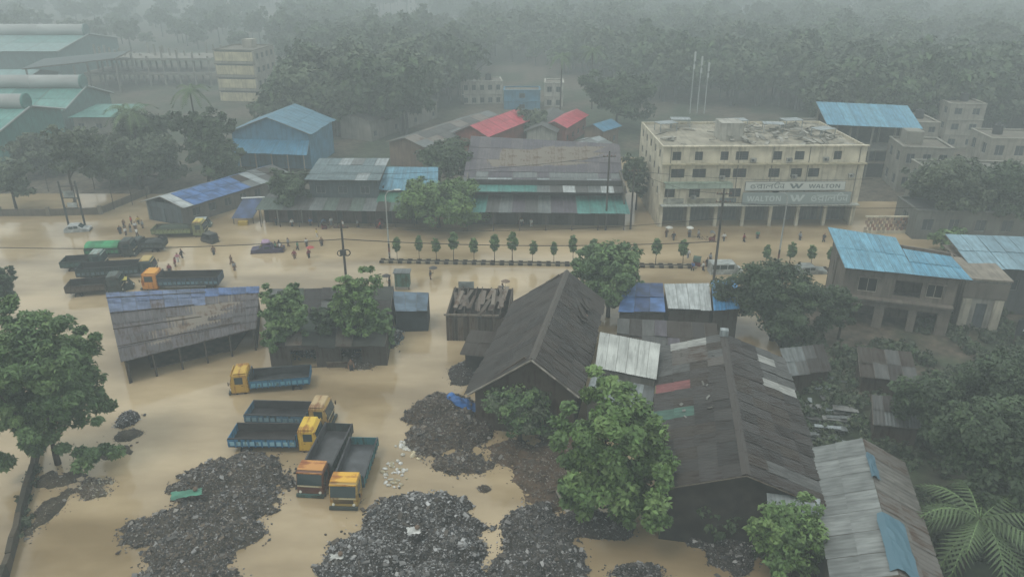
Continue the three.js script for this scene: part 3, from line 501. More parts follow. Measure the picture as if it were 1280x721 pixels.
  for (const x of [1.2, 11.2, 16.2, 21.6, 29]) mesh('drain_pipe', bar(v3(x, 3.62, 0.06), v3(x, 12.1, 0.06), 0.06, 0.06, 6), M(0x8f8d84, 'grime'), g);
  // the sign boards: upper one dark lettering on pale board, lower one pale lettering on grey
  const board = (bg, fg, order) => {
    const c = document.createElement('canvas'); c.width = 1024; c.height = 128; const k = c.getContext('2d'); k.fillStyle = bg; k.fillRect(0, 0, 1024, 128); k.fillStyle = fg; k.strokeStyle = fg; k.lineWidth = 10; k.lineCap = 'round';
    const bengali = (x) => { k.beginPath(); k.moveTo(x + 55, 34); k.lineTo(x + 345, 34);               // head line, then the letters hanging from it
      k.moveTo(x + 40, 48); k.bezierCurveTo(x + 5, 20, x - 10, 95, x + 30, 96); k.bezierCurveTo(x + 62, 92, x + 50, 50, x + 22, 66);
      k.moveTo(x + 112, 34); k.lineTo(x + 112, 98); k.moveTo(x + 112, 52); k.bezierCurveTo(x + 55, 40, x + 60, 96, x + 112, 84); k.moveTo(x + 84, 108); k.lineTo(x + 85, 108);
      k.moveTo(x + 142, 34); k.lineTo(x + 142, 98);
      k.moveTo(x + 222, 34); k.lineTo(x + 222, 98); k.moveTo(x + 165, 90); k.bezierCurveTo(x + 160, 45, x + 196, 50, x + 194, 76); k.bezierCurveTo(x + 196, 50, x + 218, 52, x + 222, 76);
      k.moveTo(x + 250, 34); k.bezierCurveTo(x + 240, 110, x + 300, 105, x + 288, 62); k.moveTo(x + 250, 34); k.bezierCurveTo(x + 262, 0, x + 290, 0, x + 296, 22);
      k.moveTo(x + 340, 34); k.lineTo(x + 340, 98); k.moveTo(x + 312, 60); k.bezierCurveTo(x + 300, 95, x + 330, 90, x + 338, 68); k.stroke(); };
    const emblem = (x) => { k.beginPath(); for (const [a, b] of [[0, 26], [26, 26], [46, 74], [62, 46], [54, 26], [82, 26], [98, 74], [118, 26], [146, 26], [104, 102], [86, 102], [72, 68], [54, 102], [36, 102]]) k.lineTo(x + a, b); k.closePath(); k.fill(); };
    const latin = (x, wd) => { k.font = 'bold 84px sans-serif'; k.fillText('WALTON', x, 97, wd); };
    if (order) { bengali(50); emblem(450); latin(650, 330); } else { latin(40, 330); emblem(445); bengali(650); }
    const t = new THREE.CanvasTexture(c); t.colorSpace = THREE.SRGBColorSpace; return new THREE.MeshStandardMaterial({ map: t, roughness: 0.6 });
  };
  const sign = (x0, x1, y0, y1, z, m) => { const b = mesh('signboard', bx(x0, x1, y0, y1, z - 0.12, z), M(0x83888a, 'grime'), g), f = mesh('lettering', new THREE.PlaneGeometry(x1 - x0 - 0.1, y1 - y0 - 0.1), m, b); f.position.set((x0 + x1) / 2, (y0 + y1) / 2, z + 0.006); };
  sign(px(933), px(1060), 5.75, 7.1, 0.6, board('#b4b9b4', '#566264', true));
  sign(px(930), px(1068), 3.75, 5.6, 1.0, board('#7f8b8b', '#a9b3b2', false));
}
{ // --- the big corrugated warehouse across the street
  const g = thing('corrugated_warehouse', 'large warehouse with purple grey corrugated roof and white patched lower sheets', 'warehouse', V(5.5, 0, 109.5), 0.02);
  wallAB(g, V(-7, 0, 110.4), V(17, 0, 109.6), -0.8, 3.1, M(0x5f5a52, 'rust'), [0.6, 4.6, 8.6, 12.6, 16.6, 20.2].map((u) => [u, 0, 3.0, 2.4, 'shutter']), { shutter: M(0x4b443d, 'rust') });
  wallAB(g, V(17, 0, 109.6), V(17.6, 0, 130), -0.8, 6.2, M(0x6c675f, 'plaster'), [[3, 3, 1.4, 1.2], [8, 3, 1.4, 1.2], [13, 3, 1.4, 1.2]]);
  wallAB(g, V(-7.4, 0, 132), V(-7, 0, 110.4), -0.8, 6, M(0x6c675f, 'plaster'));
  wallAB(g, V(-7, 0, 113.6), V(17, 0, 112.8), 2.9, 6.1, M(0x4d4b49, 'sheet'), []);
  sheetRoof(g, [V(-7.8, 2.9, 107.6), V(17.4, 2.9, 106.8), V(17.4, 3.7, 112.7), V(-7.4, 3.7, 113.4)], 13, 1, many([TIN.mid, TIN.grey, TIN.teal, TIN.pale, TIN.purple], [0.3, 0.25, 0.2, 0.1, 0.15]));
  sheetRoof(g, [V(-7.8, 4.9, 111.3), V(17.4, 4.9, 110.5), V(17.5, 6.0, 118), V(-7.6, 6.1, 119)], 13, 3, (i, j) => (j === 0 ? (i < 6 ? TIN.teal : pick([TIN.grey, TIN.mid, TIN.white])) : j === 1 ? pick([TIN.grey, TIN.grey, TIN.pale, TIN.white, TIN.purple]) : pick([TIN.purple, TIN.purple, TIN.grey])));
  sheetRoof(g, [V(-7.6, 6.1, 118.7), V(17.5, 6.0, 117.7), V(18.4, 8.1, 128.6), V(-7.3, 8.3, 134)], 14, 3, many([TIN.purple, M(0x655e62, 'sheet', 0.7), M(0x58525a, 'sheet', 0.7)]), { ragged: 0.02, lift: 0.03 });
  wallAB(g, V(18.2, 0, 129.4), V(-7.2, 0, 134.2), -0.8, 7.8, M(0x6c675f, 'plaster'));
  for (let i = 0; i < 7; i++) mesh('post', bar(W2(g, 0, 0, 0).clone().set(-12.2 + i * 3.9, -0.8, 2.2), v3(-12.2 + i * 3.9, 2.85, 2.2), 0.09), WALL.wood, g);
}
{ // --- shops left of it
  const g = thing('shop_row', 'dark two level shop row with grey green awnings facing the flooded street', 'building', V(-26, 0, 111), 0);
  wallAB(g, V(-38, 0, 111.2), V(-14.5, 0, 110.4), -0.8, 3.2, WALL.dark, [0.6, 4.4, 8.2, 12, 15.8, 19.6].map((u) => [u, 0, 3.0, 2.3, 'shutter']), { shutter: M(0x5a4a40, 'rust') });
  wallAB(g, V(-31, 0, 112.5), V(-20.5, 0, 112.2), 3.2, 6.6, M(0x4d5a5e, 'sheet'), [[1, 4.2, 1.4, 1.2], [4.4, 4.2, 1.4, 1.2], [7.8, 4.2, 1.4, 1.2]]);
  wallAB(g, V(-20.5, 0, 112.2), V(-20.5, 0, 122), 3.2, 6.6, M(0x4d5a5e, 'sheet'));
  wallAB(g, V(-31, 0, 122), V(-31, 0, 112.5), 3.2, 6.6, M(0x4d5a5e, 'sheet'));
  sheetRoof(g, [V(-31.5, 6.5, 112), V(-20, 6.5, 111.7), V(-20, 7.3, 122), V(-31.5, 7.3, 122)], 6, 3, many([M(0x66797e, 'sheet', 0.6), TIN.grey, TIN.pale], [0.6, 0.25, 0.15]));
  sheetRoof(g, [V(-38.4, 2.9, 108.6), V(-14.2, 2.9, 107.8), V(-14.4, 3.6, 112), V(-38.2, 3.6, 112.3)], 12, 1, many([TIN.mid, TIN.brown, M(0x5d6a62, 'sheet'), TIN.red, TIN.grey], [0.3, 0.25, 0.2, 0.08, 0.17]));
  for (let i = 0; i < 9; i++) mesh('post', bar(v3(-12 + i * 2.9, -0.8, 2.0), v3(-12 + i * 2.9, 2.9, 2.0), 0.07), WALL.wood, g);
  const b = thing('teal_roof_shop', 'low shop with pale blue gable roof and teal lean-to beside spreading tree', 'building', V(-16.5, 0, 117), 0);
  wallAB(b, V(-20, 0, 113.4), V(-12, 0, 113.2), -0.8, 4.4, WALL.dark, []);
  wallAB(b, V(-12, 0, 113.2), V(-12, 0, 124), -0.8, 5, WALL.dark); wallAB(b, V(-20.2, 0, 124), V(-20, 0, 113.4), -0.8, 5, WALL.dark);
  sheetRoof(b, [V(-20.6, 3.3, 110.6), V(-11.6, 3.3, 110.4), V(-11.6, 4.4, 114), V(-20.6, 4.4, 114.2)], 5, 1, () => TIN.green);
  sheetRoof(b, [V(-20.6, 4.6, 113.2), V(-11.4, 4.6, 113), V(-11.8, 6.6, 119), V(-20.2, 6.6, 119.2)], 5, 2, many([M(0x5f93ab, 'sheet', 0.55), M(0x6c9fb4, 'sheet', 0.55)]));
  sheetRoof(b, [V(-11.8, 4.8, 124.6), V(-20.2, 4.8, 124.8), V(-20.2, 6.6, 119.2), V(-11.8, 6.6, 119)], 5, 2, () => TIN.grey);
}
{ // --- blue hall, the long row on the left, tarpaulin stall
  const g = thing('blue_hall', 'blue two tier hall with hipped corrugated roof behind the trees', 'building', V(-45, 0, 146), -0.12);
  gable(g, { wl: 7.5, wr: 7.5, z0: -9, z1: 4, eave: 7.2, ridge: 10, wall: WALL.blue, nu: 8, nv: 2, matL: () => M(0x5b8ca4, 'sheet', 0.5), front: [[1, 4.2, 2, 1], [5.5, 4.2, 2, 1], [10, 4.2, 2, 1]] });
  sheetRoof(g, [W2(g, -9, 4.2, 8), W2(g, 8.5, 4.2, 8), W2(g, 7.6, 5.8, 4.02), W2(g, -7.6, 5.8, 4.02)], 8, 1, () => TIN.blue);
  for (let i = 0; i < 6; i++) mesh('post', bar(v3(-8 + i * 3.1, -0.8, 7.4), v3(-8 + i * 3.1, 4.2, 7.4), 0.12), WALL.pale, g);
  const h = thing('long_blue_shed', 'long low shed row with bright blue then rusty grey roof along the side lane', 'building', V(-52, 0, 117), 0.0);
  const A = [V(-56.5, 0, 112.5), V(-50, 0, 109.5), V(-38.5, 0, 128), V(-45, 0, 131)];
  wallAB(h, A[0], A[1], -0.8, 3.2, M(0x5b666b, 'sheet'), [[0.6, 0, 2.4, 2.3, 'shutter'], [3.6, 0, 2.4, 2.3, 'shutter']]);
  wallAB(h, A[1], A[2], -0.8, 3, M(0x6f6c68, 'plaster'), [2, 5, 8, 11, 14, 17].map((u) => [u, 0.9, 1.3, 1.3]));
  wallAB(h, A[2], A[3], -0.8, 3.2, WALL.grey); wallAB(h, A[3], A[0], -0.8, 3.2, WALL.grey);
  const up = (p, y, dx = 0, dz = 0) => p.clone().add(v3(dx, y, dz));
  sheetRoof(h, [up(A[1], 3.0, 0.7, 0.7), up(A[2], 3.0, 0.7, 0), up(mix(A[3], A[2], 0.5), 4.3), up(mix(A[0], A[1], 0.5), 4.3, 0, 0.5)], 12, 2, (i) => (i < 1 ? TIN.white : i < 7 ? TIN.tarp : i === 8 ? TIN.pale : pick([TIN.grey, TIN.brown, TIN.mid])));
  sheetRoof(h, [up(A[3], 3.0, -0.7, 0), up(A[0], 3.0, -0.7, 0.5), up(mix(A[0], A[1], 0.5), 4.3, 0, 0.5), up(mix(A[3], A[2], 0.5), 4.3)], 12, 2, (i) => (i > 9 ? TIN.white : pick([TIN.grey, TIN.tarp])));
  const s = thing('tarpaulin_stall', 'roadside stall under a tilted blue tarpaulin with white edge', 'stall', G(312, 275), 0.1);
  sheetRoof(s, [W2(s, -2.2, 1.0, 1.8), W2(s, 1.0, 1.0, 1.8), W2(s, 2.4, 3.2, -0.8), W2(s, -0.8, 3.2, -0.8)], 1, 1, () => TIN.navy, { piece: 'tarpaulin' });
  mesh('edge_beam', bar(v3(-1, 3.3, -0.85), v3(2.5, 3.35, -0.85), 0.13), M(0xc6c9c8), s);
  for (const [x, z, y] of [[-2, 1.7, 1], [0.9, 1.7, 1], [2.2, -0.7, 3.1], [-0.6, -0.7, 3.1]]) mesh('post', bar(v3(x, -0.7, z), v3(x, y, z), 0.06), WALL.wood, s);
  mesh('counter', bx(-1.2, 0.2, -0.7, 0.6, 1.9, 2.6), M(0xb59a3a, 'rust'), s);
  const k = thing('red_shop', 'small brick red shop with pale lintel beside the tarpaulin stall', 'shop', G(355, 276), 0);
  wallAB(k, W2(k, -3, 0, 0), W2(k, 3, 0, 0), -0.8, 3, M(0x6e4238, 'plaster'), [[0.5, 0, 2.2, 2.2, 'shutter'], [3.2, 0, 2.2, 2.2, 'shutter']], { shutter: M(0x6b3a34, 'sheet') });
  wallAB(k, W2(k, 3, 0, -0.22), W2(k, 3, 0, -4), -0.8, 3, M(0x6e4238, 'plaster')); wallAB(k, W2(k, -3, 0, -4), W2(k, -3, 0, -0.22), -0.8, 3, M(0x6e4238, 'plaster'));
  mesh('lintel', bx(-3.3, 3.3, 2.45, 2.85, 0.003, 1.2), M(0x9aa29c, 'plaster'), k); mesh('roof', bx(-3.2, 3.2, 3.002, 3.15, -4.2, 0.3), TIN.mid, k);
  for (const x of [-3.1, -0.6, 3.1]) mesh('post', bar(v3(x, -0.8, 1.05), v3(x, 2.44, 1.05), 0.09), WALL.pale, k);
}
{ // --- factory with the white ridge vents
  const shed = (label, X, D, ridge, eave, hw, len, vr, roof, wall) => {
    const g = thing('factory_hall', label, 'factory', V(X, 0, D), -Math.PI / 2);           // ridge runs to the left; the gable end faces right
    g.rotation.y = Math.PI / 2; g.updateMatrixWorld();
    gable(g, { wl: hw, wr: hw, z0: -len, z1: 0, eave, ridge, wall, nu: 9, nv: 2, matL: roof, ro: { lift: 0.03, ragged: 0 }, over: 0.6 });
    const n = 6, l = len / n;
    for (let i = 0; i < n; i++) { const c = mesh('ridge_vent', moved(new THREE.CylinderGeometry(vr, vr, l - 0.06, 20), 0, ridge + vr * 0.75, -0.3 - (i + 0.5) * l, Math.PI / 2), M(0xb4b8b6, 'sheet', 0.6), g); if (!i) mesh('vent_end', moved(new THREE.CylinderGeometry(vr * 1.06, vr * 1.06, 0.5, 20), 0, ridge + vr * 0.75, 0, Math.PI / 2), wall, c); }
    for (const s of [-1, 1]) mesh('barge_board', bar(v3(s * (hw + 0.6), eave - 0.1, 0.7), v3(s * 0.4, ridge + 0.15, 0.7), 0.22, 0.22, 4), M(0xaab3b0, 'sheet'), g);
    return g;
  };
  const tl = () => pick([TIN.teal, M(0x5b9990, 'sheet', 0.55), M(0x6aa39b, 'sheet', 0.55)]), gr = () => pick([M(0x7fa5a3, 'sheet', 0.55), M(0x89aaa8, 'sheet', 0.55), M(0x74a09c, 'sheet', 0.55)]);
  shed('teal factory hall with short fat white ridge vent nearest the compound trees', -96, 152, 10, 7.6, 11, 60, 1.5, tl, WALL.teal);
  shed('teal factory hall with a long white ridge vent and low annex at its end', -101, 183, 9, 5.8, 11, 70, 1.6, tl, M(0x5f8883, 'sheet'));
  shed('farthest factory hall with pale teal roof and white ridge vent', -142, 266, 13, 10, 20, 90, 1.9, gr, M(0x5b7f7e, 'sheet'));
  const m = thing('grey_factory_shed', 'low grey teal shed between the two vented factory halls', 'factory', V(-136, 0, 225), Math.PI / 2);
  gable(m, { wl: 9, wr: 9, z0: -60, z1: 0, eave: 5.4, ridge: 7.2, wall: M(0x557472, 'sheet'), nu: 8, nv: 2, matL: gr, ro: { lift: 0.03 } });
  const x = thing('factory_annex', 'small annex with flat green roof at the foot of factory hall', 'building', V(-93, 0, 176), 0);
  wallAB(x, V(-99, 0, 172), V(-88, 0, 172), -0.8, 4, M(0x8f8f86, 'plaster'), windowsRow(11, 3, 1.5, 1.4, 1.2)); wallAB(x, V(-88, 0, 172.2), V(-88, 0, 184), -0.8, 4, M(0x8f8f86, 'plaster'), windowsRow(11.8, 3, 1.5, 1.4, 1.2));
  sheetRoof(x, [V(-99.6, 4.2, 171.4), V(-87.2, 4.2, 171.4), V(-87.2, 4.8, 184.4), V(-99.6, 4.8, 184.4)], 4, 2, tl);
  const f = thing('steel_frame', 'unfinished grey frame of columns and beams behind the factory trees', 'building frame', V(-108, 0, 238), 0);
  for (let i = 0; i < 9; i++) for (let j = 0; j < 3; j++) mesh('column', bx(-21 + i * 4.6, -20.5 + i * 4.6, -0.6, 9.5 + ((i * 7 + j * 3) % 4) * 0.9, -j * 6, 0.5 - j * 6), WALL.grey, f);
  for (let j = 0; j < 3; j++) for (const y of [4, 8.2]) mesh('beam', bx(-22, 17, y, y + 0.5, 0.502 - j * 6, 0.8 - j * 6), WALL.grey, f);
  mesh('floor_slab', bx(-22, 17, 8.702, 8.9, -12.5, 0.8), WALL.grey, f); mesh('floor_slab', bx(-22, 17, 4.502, 4.7, -12.5, 0.8), WALL.grey, f);
  sheetRoof(f, [V(-134, 9, 214), V(-113, 10.5, 224), V(-116, 10.8, 240), V(-138, 9.4, 232)], 5, 2, () => M(0x5d696a, 'sheet'), { deck: 0.3 });
  for (const p of [V(-133.5, 0, 215), V(-113.5, 0, 224.5), V(-123, 0, 219.8)]) mesh('column', bar(f.worldToLocal(p.clone().setY(-0.5)), f.worldToLocal(p.clone().setY(9)), 0.25), WALL.grey, f);
}
{ // --- cream tower behind the trees
  block('cream_building', 'four storey cream building with banded front behind the left trees', V(-74.5, 0, 211), -0.12, 11.5, 13, 14.2, 4, 0, 4, M(0xa3a198, 'plaster', 0.9), { stair: 1, trim: M(0x6f6b63, 'plaster') });
  const g = scene.children[scene.children.length - 1];
  for (let f = 0; f < 4; f++) { const p = mesh('front_panel', bx(-5.4, 5.2, f * 3.55 + 0.75, f * 3.55 + 3.1, 0.003, 0.12), M(0xc9c2a6, 'plaster', 0.9), g); mesh('strip_window', bx(-5.2, 5.0, f * 3.55 + 3.12, f * 3.55 + 3.4, 0.003, 0.05), DARKPANE, p); }
}
{ // --- beyond the warehouse
  const r = (label, a, b, hw, ridge, eave, m, wall, n = 6) => { const g = thing('gable_house', label, 'building', mix(a, b, 0.5).setY(0), Math.atan2(a.x - b.x, a.z - b.z)), L = a.distanceTo(b) / 2; gable(g, { wl: hw, wr: hw, z0: -L, z1: L, eave, ridge, wall, nu: n, nv: 2, matL: m, ro: { lift: 0.02, ragged: 0 }, left: windowsRow(2 * L - 0.5, 4, 1.4, 1.2, 1.2), right: windowsRow(2 * L - 0.5, 4, 1.4, 1.2, 1.2) }); return g; };
  r('long house with bright red gable roof and brick red walls', V(-8, 0, 148), V(1, 0, 165), 3.6, 7.2, 5.6, many([TIN.bright, M(0xbf3f4e, 'sheet', 0.55)]), WALL.red);
  r('small house with red roof half hidden behind trees', V(9, 0, 160), V(14.5, 0, 173), 2.4, 5.6, 4.6, () => TIN.bright, WALL.red, 4);
  r('long rusty grey shed beside the red roofed house', V(-20, 0, 142), V(-5.5, 0, 168), 4, 6.2, 5, many([TIN.grey, M(0x77716b, 'rust', 0.7), TIN.mid]), WALL.brick, 8);
  r('grey roofed house between the two red roofs', V(6, 0, 157), V(9.5, 0, 176), 3, 5.4, 4.2, () => TIN.mid, WALL.pale, 5);
  r('low shed with pale tin strips behind the warehouse', V(10, 0, 142), V(17, 0, 150), 2.8, 4.6, 3.8, many([TIN.pale, TIN.grey, TIN.brown]), WALL.brick, 4);
  r('small shed with blue roof at the lane end', V(17, 0, 158), V(21, 0, 163), 2.2, 5.4, 4.4, () => TIN.blue, WALL.brick, 3);
  r('mossy grey shed far behind the blue hall', V(-34, 0, 165), V(-22, 0, 190), 4, 6, 5, () => TIN.mid, WALL.grey, 6);
  block('blue_block', 'flat bright blue house between white houses in the distance', V(2.6, 0, 199), 0, 9.4, 6, 5.6, 2, 1, 1, WALL.blue);
  block('white_house', 'weathered white two storey house left of the blue block', V(-8, 0, 207), 0.1, 11, 7, 6.6, 2, 5, 2, M(0xb5b5ad, 'plaster'), { tank: 2 });
  block('white_house', 'narrow white house right of the blue block', V(11, 0, 203), -0.05, 5, 7, 6.8, 2, 2, 2, M(0xb8b8b2, 'plaster'));
  // right of the cream block
  const b = thing('blue_roof_hall', 'open sided hall with large pale blue roof behind the cream building', 'building', V(64.5, 0, 135.5), -0.05);
  gable(b, { wl: 8, wr: 8, z0: -1, z1: 0, eave: 3, ridge: 3.05, matL: () => null, nu: 1, nv: 1, wall: WALL.dark });
  sheetRoof(b, [W2(b, -8.6, 10.2, 0.8), W2(b, 8.2, 9.6, 0.8), W2(b, 8.2, 12.2, -6.6), W2(b, -8.6, 12.8, -6.6)], 9, 1, many([TIN.sky, M(0x5f9ab6, 'sheet', 0.5)]), { lift: 0.02, ragged: 0 });
  for (let i = 0; i < 5; i++) for (const z of [0.4, -6.2]) mesh('column', bar(v3(-7.9 + i * 3.9, -0.8, z), v3(-7.9 + i * 3.9, z > 0 ? 9.5 : 11.9, z), 0.16), WALL.grey, b);
  mesh('inner_floor', bx(-8, 7.8, 5.2, 5.5, -6, 0.2), WALL.grey, b); wallAB(b, W2(b, -8, 0, -6.5), W2(b, 7.9, 0, -6.5), -0.8, 10.6, M(0x515552, 'grime'));
  const pg = M(0x8d8d86, 'plaster'), pl = M(0x9c9b93, 'plaster');
  block('flat_roof_house', 'square grey house with flat roof right of the blue roofed hall', V(77, 0, 146), -0.1, 10, 9, 8.2, 3, 4, 2, pl, { tank: 3 });
  block('flat_roof_house', 'grey flat roofed house with small upper room in front of square house', V(70, 0, 126), -0.15, 8, 8, 8, 2, 3, 2, pg, { stair: -1.5 });
  block('flat_roof_house', 'long low grey house with flat terrace along the right lane', V(74, 0, 114), -0.08, 17, 9, 6.6, 2, 5, 2, pg, { roof: M(0x6f6f6a, 'plaster') });
  block('flat_roof_house', 'pale house with parapet behind the terrace house', V(88, 0, 130), -0.1, 10, 8, 8.6, 2, 3, 2, pl, { tank: -2 });
  block('flat_roof_house', 'narrow grey house beside the farthest tin sheds', V(94, 0, 158), -0.1, 7, 8, 9.5, 3, 2, 2, pl, { tank: 1 });
  block('flat_roof_house', 'grey concrete house with two floors behind the cream building', V(62, 0, 150), 0, 9, 8, 6.5, 2, 3, 2, pg);
  block('ground_floor_shops', 'row of dim shops with pale piers at the right lane mouth', V(69, 0, 103), -0.06, 22, 7, 4.2, 1, 6, 1, M(0x6b6e6b, 'plaster'), { roof: M(0x55585a, 'plaster') });
  // the perforated boundary wall beside the sign building
  const w = thing('lattice_wall', 'low cream wall with pierced brick lattice beside the sign building', 'wall', V(56, 0, 106), 0);
  mesh('base', bx(-4, 4, -0.8, 0.5, -0.2, 0), WALL.cream, w); mesh('coping', bx(-4.1, 4.1, 2.5, 2.7, -0.25, 0.05), WALL.cream, w);
  for (let r2 = 0; r2 < 4; r2++) for (let i = 0; i < 12; i++) mesh('lattice_brick', bx(-4 + i * 0.67 + (r2 % 2) * 0.33, -3.62 + i * 0.67 + (r2 % 2) * 0.33, 0.502 + r2 * 0.5, 0.998 + r2 * 0.5, -0.18, -0.02), M(pick([0xa88f7c, 0xb5a693, 0x9a7666]), 'grime'), w);
}
{ // --- the house with the light blue roof, right
  const g = thing('brick_house', 'two storey grey brick house with sloping light blue tin roof', 'house', V(41, 0, 77), 0);
  const FL = V(36.1, 0, 75.9), FR = V(46.6, 0, 72.6), BR = V(48.5, 0, 78), BL = V(37.4, 0, 83), wm = M(0x77716a, 'plaster');
  wallAB(g, FL, FR, -0.8, 7.1, wm, [[1.5, 4.4, 1.9, 1.7], [5.1, 4.3, 2.6, 1.8, 'hole'], [8.2, 4.5, 1.6, 1.6], [1.2, 0.2, 2.4, 2.6, 'hole'], [4.6, 0.2, 2.4, 2.6, 'hole'], [7.8, 0.2, 2, 2.6, 'hole']], { frame: M(0xa09c90, 'plaster'), pane: M(0x1c1e1e, '', 0.4), hood: true });
  wallAB(g, BL, FL, -0.8, 8.2, wm, [[2, 4.4, 1.2, 1.4]], { yb: 7.1 }); wallAB(g, FR, BR, -0.8, 7.1, wm, [], { yb: 7.8 }); wallAB(g, BR, BL, -0.8, 7.8, wm, [], { yb: 8.2 });
  mesh('upper_floor', prism([V(36.5, 3.6, 75.6), V(46.4, 3.6, 72.9), V(48.1, 3.6, 77.8), V(37.6, 3.6, 82.6)].map((p) => g.worldToLocal(p)), 0.3), WALL.grey, g);
  mesh('inner_wall', prism([V(36.6, 6.9, 79.6), V(47, 6.9, 75.8), V(47, 6.9, 76), V(36.6, 6.9, 79.8)].map((p) => g.worldToLocal(p)), 7.4), wm, g);
  mesh('ledge', prism([V(35.8, 3.9, 75.2), V(46.3, 3.9, 71.9), V(46.55, 3.9, 72.58), V(36.08, 3.9, 75.88)].map((p) => g.worldToLocal(p)), 0.18), wm, g);
  sheetRoof(g, [V(35.6, 7.2, 75.2), V(42.2, 7.25, 73.2), V(43.4, 8.55, 80.8), V(36.8, 8.75, 83.8)], 7, 2, () => pick([TIN.sky, M(0x72adc6, 'sheet', 0.5)]), { ribs: 5, lift: 0.03, ragged: 0.01 });
  sheetRoof(g, [V(42.2, 7.2, 73.2), V(47.4, 7.2, 71.7), V(47.6, 7.9, 76.6), V(43.0, 8.2, 78.2)], 5, 2, () => pick([TIN.sky, M(0x5f9fbc, 'sheet', 0.5)]), { ribs: 5, lift: 0.03, ragged: 0.01 });
  const h = thing('terrace_house', 'small grey house with flat roof and pale pilasters beside blue roofed house', 'house', V(50.5, 0, 74), -0.2);
  wallAB(h, W2(h, -2, 0, 0), W2(h, 2.2, 0, 0), -0.8, 6.2, WALL.grey, [[1.5, 0.6, 1.1, 2.9, 'door']]); wallAB(h, W2(h, -2, 0, -6), W2(h, -2, 0, -0.22), -0.8, 6.2, WALL.grey); wallAB(h, W2(h, 2.2, 0, -0.22), W2(h, 2.2, 0, -6), -0.8, 6.2, WALL.grey);
  mesh('roof', bx(-2.2, 2.4, 6.202, 6.4, -6.2, 0.2), M(0x8b857c, 'plaster'), h); for (const x of [-1.95, 1.2]) mesh('pilaster', bx(x, x + 0.9, -0.8, 4, 0.003, 0.15), M(0xb0aca0, 'plaster'), h);
  mesh('band', bx(-2.1, 2.3, 4.1, 5.9, 0.003, 0.1), M(0x6a6660, 'plaster'), h);
  const k = thing('tin_roof_house', 'long house with pale blue tin roof at the right road side', 'house', V(58, 0, 80), -0.1);
  gable(k, { wl: 6.5, wr: 6.5, z0: -4, z1: 2, eave: 6, ridge: 6.1, matL: () => null, nu: 1, nv: 1, wall: M(0x565a5c, 'plaster'), front: windowsRow(13, 4, 3.2, 1.4, 1.3) });
  sheetRoof(k, [W2(k, -7, 6.2, 3), W2(k, 7, 6.2, 3), W2(k, 7, 7.4, -4.5), W2(k, -7, 7.4, -4.5)], 8, 2, many([M(0x86a9b8, 'sheet', 0.5), M(0x7799a8, 'sheet', 0.5)]));
  const s = thing('shop_sign', 'black board with pale letter A below the tin roofed house', 'sign', V(53.8, 0, 70.5), -0.15);
  const c = document.createElement('canvas'); c.width = c.height = 128; const q = c.getContext('2d'); q.fillStyle = '#24292b'; q.fillRect(0, 0, 128, 128); q.fillStyle = '#c9cdca'; q.font = 'bold 100px sans-serif'; q.fillText('A', 28, 100); const ct = new THREE.CanvasTexture(c); ct.colorSpace = THREE.SRGBColorSpace;
  mesh('board', bx(-1.2, 1.2, 1.4, 3.2, -0.1, 0), M(0x24292b), s); const f = mesh('lettering', new THREE.PlaneGeometry(1.3, 1.3), new THREE.MeshStandardMaterial({ map: ct, roughness: 0.6 }), s); f.position.set(-0.2, 2.3, 0.006); for (const x of [-1, 1]) mesh('post', bar(v3(x, -0.8, -0.17), v3(x, 3, -0.17), 0.06), WALL.wood, s);
}
{ // --- near sheds: the long dark ridge hut in the middle
  const g = thing('ridge_hut', 'long dark brown gabled hut standing in the flood between heap and tree', 'hut', V(3.6, 0, 63.4), -0.215);
  const dk = [M(0x38332f, 'rust', 0.85), M(0x3f3934, 'rust', 0.85), M(0x332f2c, 'rust', 0.85), M(0x433e39, 'sheet', 0.8)];
  gable(g, { wl: 5.0, wr: 3.5, z0: -9.4, z1: 8.8, eave: 4, eaveR: 5, ridge: 7.6, wall: WALL.wood, nu: 16, nv: 3, matL: () => pick(dk), ro: { lift: 0.08, ragged: 0.14, ribs: 3 }, over: 0.6, cap: M(0x57514b, 'rust', 0.8), front: [[3.4, 0, 2.6, 2.6, 'hole']] });
  for (const s of [-1, 1]) for (let i = 0; i < 4; i++) { const w = s < 0 ? 5.5 : 4.0, y0 = s < 0 ? 3.66 : 4.66, at = (k) => v3(s * w * (1 - k / 4), y0 + (7.66 - y0) * k / 4, 9.48), a = at(i), b = at(i + 1); mesh('barge_board', bar(a, b, 0.1, 0.1, 4), M(pick([0x8c8578, 0x6a645b, 0xa09a8e]), 'grime'), g); }
  for (let i = 0; i < 5; i++) mesh('loose_sheet', moved(boxGeo(0.7, 0.03, 2.2), 2.4 + rnd(-0.3, 0.3), 6.15 - rnd(0, 0.2), -6 + i * 0.8, 0.1, 0.5 + rnd(-0.2, 0.2), -0.62), i === 2 ? M(0x9a6a4a, 'rust') : pick([TIN.grey, TIN.brown]), g);
}
